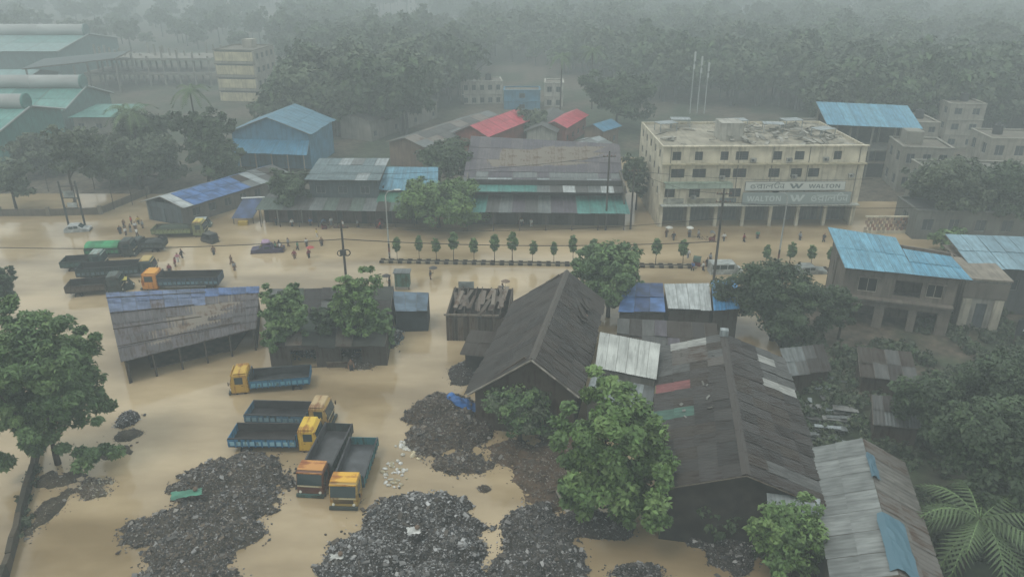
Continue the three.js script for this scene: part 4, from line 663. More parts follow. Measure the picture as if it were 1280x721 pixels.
{ // --- the half unroofed shed left of it
  const g = thing('broken_shed', 'half unroofed plank shed with open rafters beside the ridge hut', 'shed', V(-3.6, 0, 72), -0.05);
  const pw = M(0x4a4138, 'rust', 0.95);
  for (let i = 0; i < 22; i++) mesh('plank', bx(-3.4 + i * 0.31, -3.12 + i * 0.31, -0.8, 2.9 + rnd(-0.25, 0.15), -0.08, 0), M(pick([0x4a4138, 0x5a5046, 0x3f382f, 0x655a4e]), 'rust', 0.95), g);
  wallAB(g, W2(g, -3.4, 0, -7), W2(g, -3.4, 0, -0.1), -0.8, 3, pw, [], { t: 0.1 }); wallAB(g, W2(g, 3.4, 0, -0.1), W2(g, 3.4, 0, -7), -0.8, 3.2, pw, [], { t: 0.1 }); wallAB(g, W2(g, 3.4, 0, -7), W2(g, -3.4, 0, -7), -0.8, 3.1, pw, [], { t: 0.1 });
  mesh('inner_floor', bx(-3.2, 3.2, 0.02, 0.3, -6.8, -0.2), WALL.darkBrown, g);
  for (let i = 0; i < 9; i++) mesh('rafter', moved(boxGeo(0.12, 0.14, 7.2), -3.2 + i * 0.8, 3.15, -3.5, rnd(-0.02, 0.02), rnd(-0.05, 0.05)), pw, g);
  for (let i = 0; i < 26; i++) mesh('roof_plank', moved(boxGeo(rnd(0.3, 0.6), 0.04, rnd(2, 4.5)), rnd(-2.9, 3), 3.28 + i * 0.012, rnd(-5.2, -1.6), rnd(-0.03, 0.03), rnd(-0.25, 0.2)), M(pick([0x6b6158, 0x4f473f, 0x5d554c, 0x7a7166]), 'rust', 0.95), g);
  mesh('eave_board', bx(-3.6, 2.2, 3.0, 3.2, 0.004, 0.12), M(0x7d7468, 'rust'), g);
  const k = thing('sloped_hut', 'small black hut with sagging felt roof in front of the broken shed', 'hut', V(-2.3, 0, 66.5), -0.2);
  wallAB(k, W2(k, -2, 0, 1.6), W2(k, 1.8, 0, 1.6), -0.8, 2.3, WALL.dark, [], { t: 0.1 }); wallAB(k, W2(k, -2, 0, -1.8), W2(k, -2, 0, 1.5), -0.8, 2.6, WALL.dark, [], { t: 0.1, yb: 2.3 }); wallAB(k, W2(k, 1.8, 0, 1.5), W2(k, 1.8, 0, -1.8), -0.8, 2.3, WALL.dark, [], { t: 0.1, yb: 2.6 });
  sheetRoof(k, [W2(k, -2.4, 2.35, 2.1), W2(k, 2.2, 2.35, 2.1), W2(k, 2.2, 2.9, -2.1), W2(k, -2.4, 2.9, -2.1)], 3, 2, () => pick([TIN.darker, TIN.dark, TIN.brown]));
  const b = thing('billboard', 'small grey board on two posts behind the broken shed', 'board', V(-5.3, 0, 80.4), 0); mesh('board', bx(-0.9, 0.9, 2.0, 3.3, -0.06, 0), M(0x8b928f, 'grime'), b); for (const x of [-0.8, 0.8]) mesh('post', bar(v3(x, -0.8, -0.12), v3(x, 3.2, -0.12), 0.05), WALL.wood, b);
}
{ // --- left: the long shed with blue patches
  const g = thing('patched_shed', 'wide open shed with worn grey roof and blue tarpaulin patches left of trucks', 'shed', V(-34, 0, 68), 0);
  const c = [G(150, 452, 2.5), G(320, 410, 2.5), G(324, 358, 3.5), G(131, 366, 3.5)];
  sheetRoof(g, c, 11, 6, (i, j) => (j > 4 ? (i < 7 ? pick([M(0x5a6a8e, 'cloth', 0.6), M(0x62718f, 'cloth', 0.6)]) : M(0x4d6796, 'cloth', 0.6)) : j > 3 && i < 7 ? pick([M(0x62708f, 'cloth', 0.6), M(0x5f5d68, 'rust', 0.7)]) : pick([M(0x544f51, 'rust', 0.75), M(0x4b4748, 'rust', 0.75), M(0x5a5557, 'sheet', 0.7)])), { lift: 0.07, ragged: 0.08, ribs: 4 });
  const eve = (t) => mix(c[0], c[1], t), bck = (t) => mix(c[3], c[2], t);
  for (let i = 0; i < 6; i++) { const p = g.worldToLocal(eve(0.03 + i * 0.188).setY(-0.8)), q = g.worldToLocal(eve(0.03 + i * 0.188)); q.y -= 0.05; mesh('post', bar(p, q, 0.1, 0.09), WALL.wood, g); }
  wallAB(g, bck(0.02).setY(0), bck(0.98).setY(0), -0.8, 3.2, WALL.darkBrown, []); wallAB(g, bck(0.02).setY(0), eve(0.03).setY(0), -0.8, 3.2, WALL.darkBrown, [], { yb: 2.2 }); wallAB(g, eve(0.97).setY(0).add(v3(0, 0, -0.6)), bck(0.98).setY(0), -0.8, 2.2, WALL.darkBrown, [], { yb: 3.2 });
  for (let i = 0; i < 7; i++) { const a = g.worldToLocal(mix(c[3], c[0], 0.1 + i * 0.12)), b = g.worldToLocal(mix(c[2], c[1], 0.1 + i * 0.12)); a.y += 0.14; b.y += 0.14; if (i % 2 === 0) mesh('batten', bar(a, mix(a, b, rnd(0.5, 0.95)), 0.05, 0.05, 4), WALL.wood, g); }
  mesh('earth_floor', prism([V(-40, 0.12, 73), V(-36, 0.12, 66), V(-29, 0.12, 70), V(-29, 0.12, 75.8)].map((p) => g.worldToLocal(p)), 0.5), M(0x5c5040, 'grime', 0.9), g);
  // dark tarp sheds between the trees
  const k = thing('dark_tarp_shed', 'low black tarpaulin shed under the two leafy trees', 'shed', V(-18, 0, 77), 0);
  const d = [G(335, 432, 2.6), G(482, 428, 2.6), G(492, 358, 3.4), G(335, 362, 3.4)];
  sheetRoof(k, d, 7, 4, () => (R() < 0.16 ? null : pick([M(0x33362f, 'cloth', 0.8), M(0x4a463e, 'rust', 0.85), M(0x2c302b, 'cloth', 0.8), TIN.darker, TIN.mid, M(0x43503f, 'cloth', 0.8)])), { lift: 0.25, ragged: 0.35 });
  const dn = (p) => p.clone().setY(0); wallAB(k, dn(d[0]), dn(d[1]), -0.8, 2.4, WALL.darkBrown, [[2, 0, 2.5, 2, 'hole'], [7, 0, 2, 2, 'hole']]); wallAB(k, dn(d[1]), dn(d[2]), -0.8, 2.4, WALL.darkBrown, [], { yb: 3.2 }); wallAB(k, dn(d[3]), dn(d[0]), -0.8, 3.2, WALL.darkBrown, [], { yb: 2.4 }); wallAB(k, dn(d[2]), dn(d[3]), -0.8, 3.2, WALL.darkBrown, []);
  const s = thing('corner_stall', 'dark stall with grey blue sheet roof at the water edge', 'stall', V(-10.6, 0, 79), 0);
  const e = [G(494, 388, 2.6), G(534, 388, 2.5), G(536, 366, 3.0), G(490, 364, 3.1)];
  sheetRoof(s, e, 3, 1, () => pick([M(0x5f7486, 'cloth', 0.6), M(0x4f6374, 'cloth', 0.6)]), { lift: 0.08 });
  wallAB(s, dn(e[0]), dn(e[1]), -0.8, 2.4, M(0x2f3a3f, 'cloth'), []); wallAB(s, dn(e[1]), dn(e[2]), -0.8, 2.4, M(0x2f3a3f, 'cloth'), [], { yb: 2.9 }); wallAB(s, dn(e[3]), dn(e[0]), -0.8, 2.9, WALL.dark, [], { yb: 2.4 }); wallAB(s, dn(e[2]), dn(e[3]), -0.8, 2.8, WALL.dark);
  const t = thing('green_cabin', 'tiny green tin cabin on stilts behind the corner stall', 'cabin', V(-13.5, 0, 85.5), 0); mesh('cabin', bx(-0.9, 0.9, 0.4, 2.2, -1.2, 0), M(0x4f7367, 'rust'), t); mesh('roof', bx(-1.05, 1.05, 2.202, 2.3, -1.35, 0.15), TIN.grey, t); for (const x of [-0.8, 0.8]) mesh('stilt', bx(x - 0.06, x + 0.06, -0.8, 0.398, -0.12, 0), WALL.wood, t);
}
{ // --- middle right: stalls, white roof, dark double shed
  const mk = (name, label, q, nu, nv, mat, wall, base = 0.4, o = {}) => { const c = q.map((p) => G(...p)), m = c.reduce((a, b) => a.add(b), v3(0, 0, 0).clone()).multiplyScalar(0.25).setY(0), g = thing(name, label, o.cat ?? 'shed', m, 0);
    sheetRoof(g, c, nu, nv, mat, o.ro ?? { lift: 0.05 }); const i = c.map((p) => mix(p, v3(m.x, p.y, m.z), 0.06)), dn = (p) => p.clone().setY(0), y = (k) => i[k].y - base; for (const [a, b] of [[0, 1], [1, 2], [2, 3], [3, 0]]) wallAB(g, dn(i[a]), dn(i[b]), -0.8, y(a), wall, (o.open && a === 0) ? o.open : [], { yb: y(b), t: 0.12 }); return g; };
  mk('tarp_stall', 'stall with creased royal blue tarpaulin roof beside the round tree', [[773, 390, 3.6], [832, 390, 3.6], [829, 354, 4.4], [780, 354, 4.4]], 3, 2, () => pick([TIN.navy, TIN.tarp]), WALL.darkBrown, 0.3, { cat: 'stall', ro: { lift: 0.12, piece: 'tarpaulin', ragged: 0.02 } });
  mk('white_tin_stall', 'stall with bright white tin roof between two blue ones', [[835, 385, 3.8], [890, 386, 3.8], [887, 354, 4.4], [830, 355, 4.4]], 4, 1, () => TIN.white, WALL.darkBrown, 0.3, { cat: 'stall', ro: { lift: 0.03, ribs: 4 } });
  mk('blue_tin_stall', 'stall with bright blue tin roof at the foot of the dark tree', [[892, 386, 3.8], [925, 384, 3.8], [922, 350, 4.4], [889, 351, 4.4]], 2, 1, () => M(0x4a8fc4, 'sheet', 0.5), WALL.darkBrown, 0.3, { cat: 'stall', ro: { lift: 0.03, ribs: 4 } });
  mk('dim_shed', 'low dark shed with patched dark roof below the blue and white stalls', [[770, 436, 2.8], [900, 440, 2.8], [896, 404, 3.4], [772, 398, 3.4]], 8, 2, () => pick([TIN.dark, TIN.purple, TIN.mid, TIN.brown]), WALL.darkBrown, 0.3, { ro: { lift: 0.12, ragged: 0.2 } });
  mk('white_roof_house', 'house with large clean white tin roof beside dark double shed', [[744, 458, 5.2], [821, 473, 5.2], [826, 430, 6], [750, 415, 6]], 6, 1, () => pick([M(0xb9bfbf, 'plaster', 0.5), M(0xb3b9b9, 'plaster', 0.5)]), M(0x7b7a75, 'plaster'), 0.3, { cat: 'house', ro: { lift: 0.02, ribs: 4, ragged: 0.01 } });
  mk('grey_lean_to', 'grey tin lean-to below the clean white roof', [[732, 495, 3.6], [815, 512, 3.6], [820, 478, 4.4], [742, 462, 4.4]], 6, 1, () => pick([TIN.pale, TIN.grey]), M(0x6b6964, 'plaster'), 0.3, { ro: { lift: 0.04 } });
  const g = thing('double_pitch_shed', 'big sooty double pitched tin shed with red and green patch sheets', 'shed', V(17.2, 0, 50.6), -0.177);
  const dk = [TIN.dark, TIN.darker, TIN.brown, M(0x3f3b38, 'sheet', 0.75), M(0x3c3836, 'rust', 0.8)], lite = M(0xa3a49f, 'sheet', 0.6);
  gable(g, { wl: 5.2, wr: 5.0, z0: -10, z1: 9.6, eave: 4.7, ridge: 6.5, wall: WALL.dark, nu: 15, nv: 4, over: 0.5, ro: { lift: 0.08, ragged: 0.16, ribs: 4 }, cap: M(0x45403c, 'rust', 0.8),
    matL: (i, j) => (i === 0 && j > 0 && j < 3 ? lite : (i === 5 && j < 2) ? M(0x87504f, 'sheet', 0.7) : (i === 8 && j < 2) ? M(0x44695c, 'sheet', 0.7) : i === 0 ? TIN.mid : pick(i < 4 ? [TIN.mid, M(0x57524d, 'rust', 0.8), TIN.brown] : dk)),
    matR: (i, j) => { const k = 14 - i; return (k === 1 && j === 1) || (k === 4 && j < 2) ? lite : (k < 4 && j < 2) || (k === 13 && j < 3) ? TIN.mid : pick(dk); } });
  for (let i = 0; i < 12; i++) mesh('roof_litter', moved(boxGeo(rnd(0.12, 0.5), 0.06, rnd(0.1, 0.25)), rnd(-4, -1), 0, rnd(-9, 8), 0, rnd(0, 3), 0.32).translate(0, 0, 0), M(pick([0x7b7a74, 0x5b5750, 0x8b8b85]), 'grime'), g).position.y = 0;
  for (const o of g.children) if (o.name === 'roof_litter') { o.geometry.computeBoundingBox(); const x = (o.geometry.boundingBox.min.x + o.geometry.boundingBox.max.x) / 2; o.position.y = 6.5 + 0.25 + x * (1.8 / 5.2); }
  mesh('fascia_sheet', moved(boxGeo(3.4, 0.05, 1.2), 3.2, 4.9, 10.3, 0.35), TIN.pale, g); mesh('chimney_box', bx(-0.35, 0.35, 6.72, 7.3, -10.3, -9.7), TIN.pale, g);
  // stacked concrete sheets in the yard
  for (let r = 0; r < 7; r++) { const p = G(1040 - r * 1.5, 470 + r * 12, 1.2).setY(0), s = thing('sheet_stack', 'pile of broken grey roofing sheets in yard beside the double pitched shed', 'sheet pile', p, -0.18 + rnd(-0.06, 0.06), 'sheet piles in the yard');
    for (let i = 0; i < 9; i++) mesh('sheet', moved(boxGeo(rnd(0.9, 2.2), 0.05, rnd(0.45, 0.85)), rnd(-1.7, 1.7), (r === 0 ? 0.3 : 0.3) + i * 0.085, rnd(-0.12, 0.12), rnd(-0.08, 0.08), rnd(-0.2, 0.2), rnd(-0.05, 0.05)), pick([TIN.pale, TIN.grey, M(0x86898a, 'plaster'), TIN.mid]), s); mesh('bearer', bx(-2, 2, -0.3, 0.25, -0.3, 0.3), WALL.wood, s); }
  const k = thing('grey_gable_house', 'grey tin roofed house with light blue tarpaulin strips on its ridge', 'house', V(23.6, 0, 39.6), -0.26);
  gable(k, { wl: 2.9, wr: 2.6, z0: -5.8, z1: 7, eave: 4.7, ridge: 6, wall: M(0x5b5a56, 'plaster'), nu: 7, nv: 2, over: 0.4, ro: { lift: 0.03, ragged: 0.04, ribs: 4 }, matL: () => pick([M(0x8b8f8d, 'sheet', 0.65), M(0x7d817f, 'sheet', 0.65)]), matR: (i) => pick([M(0x77746e, 'sheet', 0.7), M(0x65615c, 'rust', 0.75)]) });
  const tg = (x0, x1, z0, z1, m) => { const w = 5, n = 8, pos = []; const y = (x) => 6.22 - Math.abs(x) * (1.3 / 2.75); const at = (i, j) => { const x = x0 + (x1 - x0) * i / w, z = z0 + (z1 - z0) * j / n; return [x + 0.12 * (H2(i, j, 4) - 0.5), y(x) + 0.1 * H2(i, j, 7) + 0.05, z + 0.2 * (H2(i, j, 9) - 0.5)]; }; for (let i = 0; i < w; i++) for (let j = 0; j < n; j++) pos.push(...at(i, j), ...at(i, j + 1), ...at(i + 1, j + 1), ...at(i, j), ...at(i + 1, j + 1), ...at(i + 1, j)); const q = new THREE.BufferGeometry(); q.setAttribute('position', new THREE.Float32BufferAttribute(pos, 3)); q.computeVertexNormals(); return mesh('tarpaulin', q, m, k); };
  tg(-0.1, 0.5, -4.2, -1.4, M(0x5a879c, 'cloth', 0.5)); tg(-0.4, 1.3, 2.2, 7.2, M(0x6a98ac, 'cloth', 0.5));
}

// ---------------------------------------------------------------- street: median, poles, cables, compound wall
const MA = G(475, 327), MB = G(872, 334), MC = G(1045, 338);
{
  const kerb = (label, A, B) => {
    const d = B.clone().sub(A), L = Math.hypot(d.x, d.z), g = thing('road_median', label, 'median', A.clone(), Math.atan2(-d.z, d.x), 'median strips'), n = Math.floor(L / 0.62);
    const bg = [boxGeo(0.58, 0.95, 0.22), boxGeo(0.58, 0.9, 0.22)], mk = [M(0x2d2b27, 'grime', 0.9), M(0xb7a988, 'grime', 0.9)];
    for (const z of [0.45, -0.45]) for (let i = 0; i < n; i++) { const b = mesh('kerb_block', bg[i % 2], mk[i % 2], g); b.position.set(0.31 + i * 0.62, -0.18 + rnd(-0.02, 0.02), z); }
    mesh('soil', bx(0, n * 0.62, -0.7, 0.18, -0.33, 0.33), M(0x4a3d2c, 'grime', 0.95), g);
  };
  kerb('striped kerb median with clipped trees along the flooded street', MA, MB);
  kerb('short striped kerb median behind the dark tree and light blue roof', mix(MB, MC, 0.35), MC);
  const proto = makeTree('median_tree', 'small clipped tree growing on the striped road median', V(0, 0, 0), [[0, 2.5, 0, 0.6, 1.0, 0.6], [0, 3.2, 0, 0.4, 0.6, 0.4], [0, 1.9, 0, 0.5, 0.5, 0.5]], 1900, 0.14, GREENS.mid, { clumps: 70, r: 0.06, limbs: 5, trunkTop: 1.8, group: 'clipped trees on the median' });
  [497, 525, 547, 568, 594, 620, 642, 667, 694, 718, 741, 764, 793, 820, 854, 955, 983, 1010, 1033].forEach((x, i) => {
    const t = (x - 475) / (872 - 475), p = MA.clone().add(MB.clone().sub(MA).multiplyScalar(t)).setY(0), s = [1.1, 1.04, 0.98, 1.12, 1.02, 1.1, 1.15, 0.98, 0.9, 1.1, 1.05, 1.0, 0.85, 1.05, 1.1, 0.9, 1, 1, 0.9][i];
    const o = i ? copyOf(proto, p, i * 1.3) : proto; o.position.copy(p); o.scale.set(s * rnd(0.85, 1.2), s * rnd(0.9, 1.1), s * rnd(0.85, 1.2)); o.rotation.z = rnd(-0.07, 0.07);
  });
}
function lampPost(label, base, h, dir) {
  const g = thing('street_lamp', label, 'street lamp', base, 0), w = M(0xb8bcb8, 'grime', 0.6);
  for (let i = 0; i < 5; i++) mesh('painted_band', bar(v3(0, -0.6 + i * 0.6, 0), v3(0, i * 0.6 - 0.002, 0), 0.12, 0.12, 10), M([0x7e3a32, 0x2c2a29, 0x9a9a94, 0x7e3a32, 0x2c2a29][i], 'grime', 0.7), g);
  mesh('pole', bar(v3(0, 2.4, 0), v3(0, h - 0.8, 0), 0.11, 0.08, 10), w, g);
  const arm = mesh('arm', join([bar(v3(0, h - 0.82, 0), v3(dir * 0.35, h - 0.2, 0), 0.07, 0.06, 8), bar(v3(dir * 0.35, h - 0.2, 0), v3(dir * 1.3, h, 0), 0.06, 0.05, 8)]), w, g);
  mesh('lamp_head', slab([[-0.35, -0.06], [0.3, -0.08], [0.45, 0.02], [0.3, 0.08], [-0.35, 0.06]], 0.3, 0.03).scale(dir, 1, 1).translate(dir * 1.6, h + 0.02, 0), M(0xc4c8c4, '', 0.5), arm);
}
lampPost('tall white street lamp with banded foot at the end of the median', G(487, 325), 9.8, 1);
lampPost('tall white street lamp in front of the sign building', G(972, 333), 10.2, -1);
function utilityPole(label, base, h, arms, box) {
  const g = thing('utility_pole', label, 'utility pole', base, 0), m = M(0x514c46, 'grime', 0.9);
  mesh('pole', bar(v3(0, -0.8, 0), v3(0, h, 0), 0.17, 0.12, 10), m, g);
  for (const y of arms) { const a = mesh('crossarm', bx(-0.9, 0.9, y, y + 0.12, 0.14, 0.24), m, g); for (const x of [-0.8, -0.3, 0.3, 0.8]) mesh('insulator', moved(new THREE.CylinderGeometry(0.05, 0.07, 0.18, 8), x, y + 0.21, 0.19), M(0x6e4a3c, '', 0.4), a); }
  if (box) { mesh('junction_box', bx(-0.35, 0.35, box, box + 0.7, 0.18, 0.5), M(0x3a3b3a, 'grime'), g); mesh('cable_coil', moved(new THREE.TorusGeometry(0.4, 0.07, 6, 18), 0.45, box + 0.3, 0.2), TYRE, g); mesh('cable_coil', moved(new THREE.TorusGeometry(0.34, 0.06, 6, 18), -0.4, box + 0.2, 0.2), TYRE, g); }
  return base;
}
const pA = utilityPole('dark utility pole with cable coils behind the leafy shed tree', G(433, 354), 8.2, [7.4], 3.9), pB = utilityPole('tall dark utility pole between the stalls and the white van', G(892, 354), 12.3, [11.6, 10.6], 0), pC = utilityPole('tall dark utility pole at the warehouse corner', V(14, 0, 107.5), 12, [11.2], 0), pD = utilityPole('second utility pole at the lane mouth beside the warehouse', V(17.8, 0, 108), 9.5, [8.9], 0);
function cable(label, a, b, sag, r, group) { const c = new THREE.QuadraticBezierCurve3(a, mix(a, b, 0.5).add(v3(0, -2 * sag, 0)), b); tag(mesh(numbered('overhead_cable'), new THREE.TubeGeometry(c, 28, r, 5), M(0x23211f, '', 0.8)), label, 'cable', group); }
cable('thick black cable sagging from the coil pole to the tall pole by the stalls', pA.clone().setY(5.9), pB.clone().setY(5.6), 0.7, 0.055);
cable('thin black cable above the thick one along the near street side', pA.clone().setY(7.5), pB.clone().setY(8.6), 1.0, 0.03);
cable('thick black cable running left from the coil pole over the trucks', AT(-120, 305, 92), pA.clone().setY(5.9), 0.9, 0.05);
cable('thin black cable from the tall stall pole to the right', pB.clone().setY(10.7), V(70, 10, 92), 1.2, 0.03);
cable('thin cable across the front of the sign building', V(17.8, 8.9, 108.2), V(52, 8.2, 106.5), 0.7, 0.03);
cable('thin cable from the lane pole over the street to the tall stall pole', V(17.8, 9.1, 107.8), pB.clone().setY(11.7), 0.8, 0.025);
cable('thin cable in front of the warehouse roof', V(14, 11.2, 107.7), V(-40, 9, 107.5), 1.3, 0.03);
{ // low compound wall, ground inside, and the gate frame
  const pts = [G(-60, 268), G(0, 270), G(60, 270), G(125, 268), G(185, 243), G(212, 226)];
  const w = thing('compound_wall', 'low mud stained compound wall left of the long blue shed', 'wall', pts[2].clone(), 0), L = (p) => w.worldToLocal(p.clone());
  for (let i = 0; i + 1 < pts.length; i++) { wallAB(w, pts[i], pts[i + 1], -0.8, 1.1, M(0x6d6558, 'plaster', 0.95), [], { t: 0.25, name: 'wall_panel' }); const q = L(pts[i]); mesh('pier', bx(q.x - 0.25, q.x + 0.25, -0.8, 1.45, q.z - 0.32, q.z + 0.1), M(0x7b7468, 'plaster', 0.95), w); }
  for (const [x, y, h] of [[142, 262, 4], [165, 256, 5], [183, 248, 5], [150, 235, 5], [118, 238, 4.4], [60, 240, 4]]) { const t = thing('bare_post', 'thin bare pole standing in the flooded compound', 'post', G(x, y), 0, 'bare poles in the compound'); mesh('pole', bar(v3(0, -0.8, 0), v3(0.1, h, 0), 0.07, 0.05, 6), WALL.wood, t); }
  const g = thing('gate_tower', 'tall two post steel gate frame with pale boards beside compound wall', 'gate', G(96, 284), 0.05), st = M(0x3c3d3b, 'rust');
  for (const x of [-1.2, 1.2]) mesh('post', bar(v3(x, -0.8, 0), v3(x, 7.2, 0), 0.16, 0.14, 8), st, g);
  for (const y of [3.0, 4.6, 6.4]) mesh('crossbar', bar(v3(-1.2, y, 0), v3(1.2, y, 0), 0.08), st, g);
  mesh('brace', bar(v3(-1.2, 3, 0), v3(1.2, 4.6, 0), 0.05), st, g); mesh('board', bx(-0.8, 0.7, 4.75, 5.7, 0.1, 0.16), M(0x9ea5a2, 'grime'), g); mesh('board', bx(-0.6, 0.8, 3.2, 3.9, 0.1, 0.16), M(0xb4bab7, 'grime'), g);
  van('small white car half under water beside the steel gate frame', 'car', G(97, 288).setY(-0.45), 0.2, { name: 'parked_car', paint: 0xb9bdbb, f: 1.75, axles: [1.15, -1.1], profile: [[-1.75, 0.4], [1.75, 0.4], [1.75, 0.85], [0.85, 0.98], [0.3, 1.42], [-1.1, 1.45], [-1.7, 0.95]], glass: [[[0.86, 1.0], [0.34, 1.4]]], windows: [[-0.95, -0.35, 1.0, 1.36], [-0.28, 0.3, 1.0, 1.36]] });
}
{ // old mossy wall at the lower left
  const a = G(58, 508), b = G(46, 560), c = G(26, 640), d = G(4, 721), e = G(-60, 900), w = thing('boundary_wall', 'broken mossy boundary wall standing between two flooded plots', 'wall', b.clone(), 0), m = M(0x57503f, 'plaster', 0.95), pt = [a, b, c, d, e];
  for (let i = 0; i < 4; i++) for (let k = 0; k < 5; k++) { const p = mix(pt[i], pt[i + 1], k / 5), q = mix(pt[i], pt[i + 1], (k + 0.98) / 5); wallAB(w, p, q, -0.8, rnd(0.7, 1.1), M(pick([0x4a453a, 0x3c3a2f, 0x574f42]), 'plaster', 0.95), [], { t: 0.35, name: 'wall_panel', yb: rnd(0.6, 1.1) }); }
  const blobs = []; for (let i = 0; i < 26; i++) { const t = R() * 3, k = Math.floor(t), p = w.worldToLocal(mix(pt[k], pt[k + 1], t - k)); blobs.push([p.x + rnd(0.1, 0.7), 0.3, p.z, rnd(0.3, 0.8), rnd(0.2, 0.5), rnd(0.4, 0.9)]); }
  const [g] = leafGeo(blobs, 4200, 0.11, GREENS.dull, { clumps: 120 }); mesh('creeper', g, LEAF, w).userData.kind = 'stuff';
}

// ---------------------------------------------------------------- trees
treePx('broad_tree', 'large feathery green tree overhanging the boundary wall and patched shed', [72, 580], [-70, 356, 164, 590], GREENS.mid, { size: 0.24, slim: 0.4, max: 60000, lobes: 12, dense: 1.5 });
treePx('small_tree', 'dark spindly tree rising above the feathery tree', [6, 400], [-30, 322, 28, 385], GREENS.dark, {});
treePx('broad_tree', 'dense round tree growing between patched shed and tarpaulin shed', [354, 448], [312, 341, 400, 448], GREENS.mid, { dense: 1.4 });
treePx('broad_tree', 'fresh green ragged tree sprouting above the tarpaulin shed', [440, 442], [402, 323, 486, 436], GREENS.fresh, { dense: 0.85, lobes: 9 });
treePx('small_tree', 'ragged broad leaved bush in front of the corner stall', [470, 440], [444, 378, 500, 438], GREENS.mid, { dense: 0.9, size: 0.28 });
treePx('small_tree', 'dark bush in the gap between the two shed trees', [398, 446], [384, 372, 424, 444], GREENS.dark, {});
treePx('spreading_tree', 'bright flat topped spreading tree on the far street edge', [548, 284], [488, 222, 612, 276], GREENS.fresh, { dense: 1.5, lobes: 9, size: 0.25 });
treePx('broad_tree', 'dark round tree behind the flat topped spreading tree', [560, 242], [513, 165, 607, 226], GREENS.dark, { dense: 1.2 });
treePx('broad_tree', 'dull green tree standing over the red shop', [360, 274], [326, 203, 397, 262], GREENS.dark, { dense: 1.2 });
treePx('broad_tree', 'full green tree behind the ridge hut beside the blue tarpaulin stall', [760, 396], [708, 289, 814, 384], GREENS.mid, { dense: 1.4 });
treePx('broad_tree', 'wide dark tree between the blue stall and the brick house', [965, 425], [906, 312, 1034, 416], GREENS.dark, { dense: 1.3 });
treePx('broad_tree', 'bright green leafy tree in front of the white tin roof', [772, 656], [684, 460, 850, 660], GREENS.fresh, { size: 0.22, max: 52000, dense: 1.6, lobes: 11 });
treePx('small_tree', 'pale olive bushy tree at the gable of the ridge hut', [650, 552], [602, 474, 702, 540], GREENS.dull.concat(GREENS.mid), { dense: 1.1 });
treePx('broad_tree', 'open dull tree on a bare trunk beside the steel gate frame', [97, 268], [42, 146, 138, 222], GREENS.dull, { dense: 0.9 });
treePx('broad_tree', 'grey green clumpy tree inside the flooded compound', [175, 238], [124, 160, 240, 226], GREENS.dull, { dense: 1.1 });
treePx('broad_tree', 'dark heavy tree in front of the cream banded building', [262, 236], [206, 112, 306, 224], GREENS.dark, { dense: 1.1 });
treePx('broad_tree', 'dark tree between the compound and the factory halls', [205, 222], [140, 128, 225, 200], GREENS.dark, { dense: 1.0 });
treePx('broad_tree', 'broad dull tree filling the gap behind the bare posts', [140, 232], [84, 150, 190, 232], GREENS.dull, { dense: 1.1 });
treePx('broad_tree', 'low dark tree beside the blue hall', [290, 240], [240, 160, 312, 236], GREENS.dark, { dense: 1.1 });
treePx('broad_tree', 'dark tree against the teal wall of the nearest factory hall', [50, 222], [0, 158, 92, 222], GREENS.dull, { dense: 1.1 });
treePx('small_tree', 'low dull bush at the compound wall corner', [20, 262], [-30, 190, 52, 245], GREENS.dull, { dense: 0.9 });
treePx('broad_tree', 'bright shrubby tree between double pitched shed and grey house', [985, 730], [938, 612, 1028, 728], GREENS.fresh, { dense: 1.0, Y: 0.3 });
treePx('broad_tree', 'very dark tree right of the grey tin roofed house', [1235, 650], [1164, 492, 1310, 622], GREENS.dark, { dense: 1.1, max: 26000, Y: 0.3, size: 0.2 });
treePx('broad_tree', 'dark tree below the tin roofed house at the right', [1250, 560], [1196, 432, 1310, 540], GREENS.dark, { dense: 1.1, Y: 0.3 });
treePx('small_tree', 'dim dark tree in the yard below the brick house', [1165, 560], [1120, 462, 1198, 552], GREENS.dark, { dense: 1.1, Y: 0.3, size: 0.2 });
treePx('small_tree', 'dark shrub against the end wall of the double pitched shed', [902, 662], [858, 612, 945, 660], GREENS.dark, { dense: 1.1, Y: 0.1 });
treePx('small_tree', 'dull shrub under the bright green tree by the shed corner', [824, 652], [792, 604, 850, 648], GREENS.mid, { dense: 1.1 });
treePx('small_tree', 'small dark tree at the corner of the brick house', [1048, 425], [1024, 350, 1068, 415], GREENS.dark, { Y: 0.2 });
treePx('broad_tree', 'large grey green tree in front of the terrace house', [1195, 288], [1136, 184, 1240, 272], GREENS.dull, { dense: 1.1 });
treePx('broad_tree', 'dark tree at the end of the right lane', [1262, 290], [1216, 190, 1320, 280], GREENS.dark, { dense: 1.1 });
treePx('small_tree', 'small green tree behind the light blue tin roof', [1195, 318], [1165, 282, 1215, 314], GREENS.mid, {});
treePx('small_tree', 'small tree on the lane beside the warehouse corner', [795, 262], [776, 180, 812, 250], GREENS.dull, {});
treePx('small_tree', 'dark garden tree between the two red roofs', [668, 180], [640, 130, 690, 170], GREENS.dull, {});
treePx('broad_tree', 'big pale crowned tree behind the blue roofed hall', [1115, 165], [1060, 76, 1170, 142], GREENS.dull, { dense: 1.2 });
treePx('broad_tree', 'tall dark tree behind the narrow white house', [770, 165], [724, 78, 824, 150], GREENS.dark, { dense: 1.2 });
palm('coconut palm among the compound trees at the left', G(178, 226), AT(178, 138, -G(178, 226).z).y, 16, 5.2);
palm('coconut palm in front of the cream banded building', G(252, 205), AT(252, 112, -G(252, 205).z).y, 15, 4.6);
{ const p = AT(1220, 652, 38.5); palm('near coconut palm with long drooping fronds beside dark trees', V(p.x, 0, 38.5), p.y, 20, 4.8); }
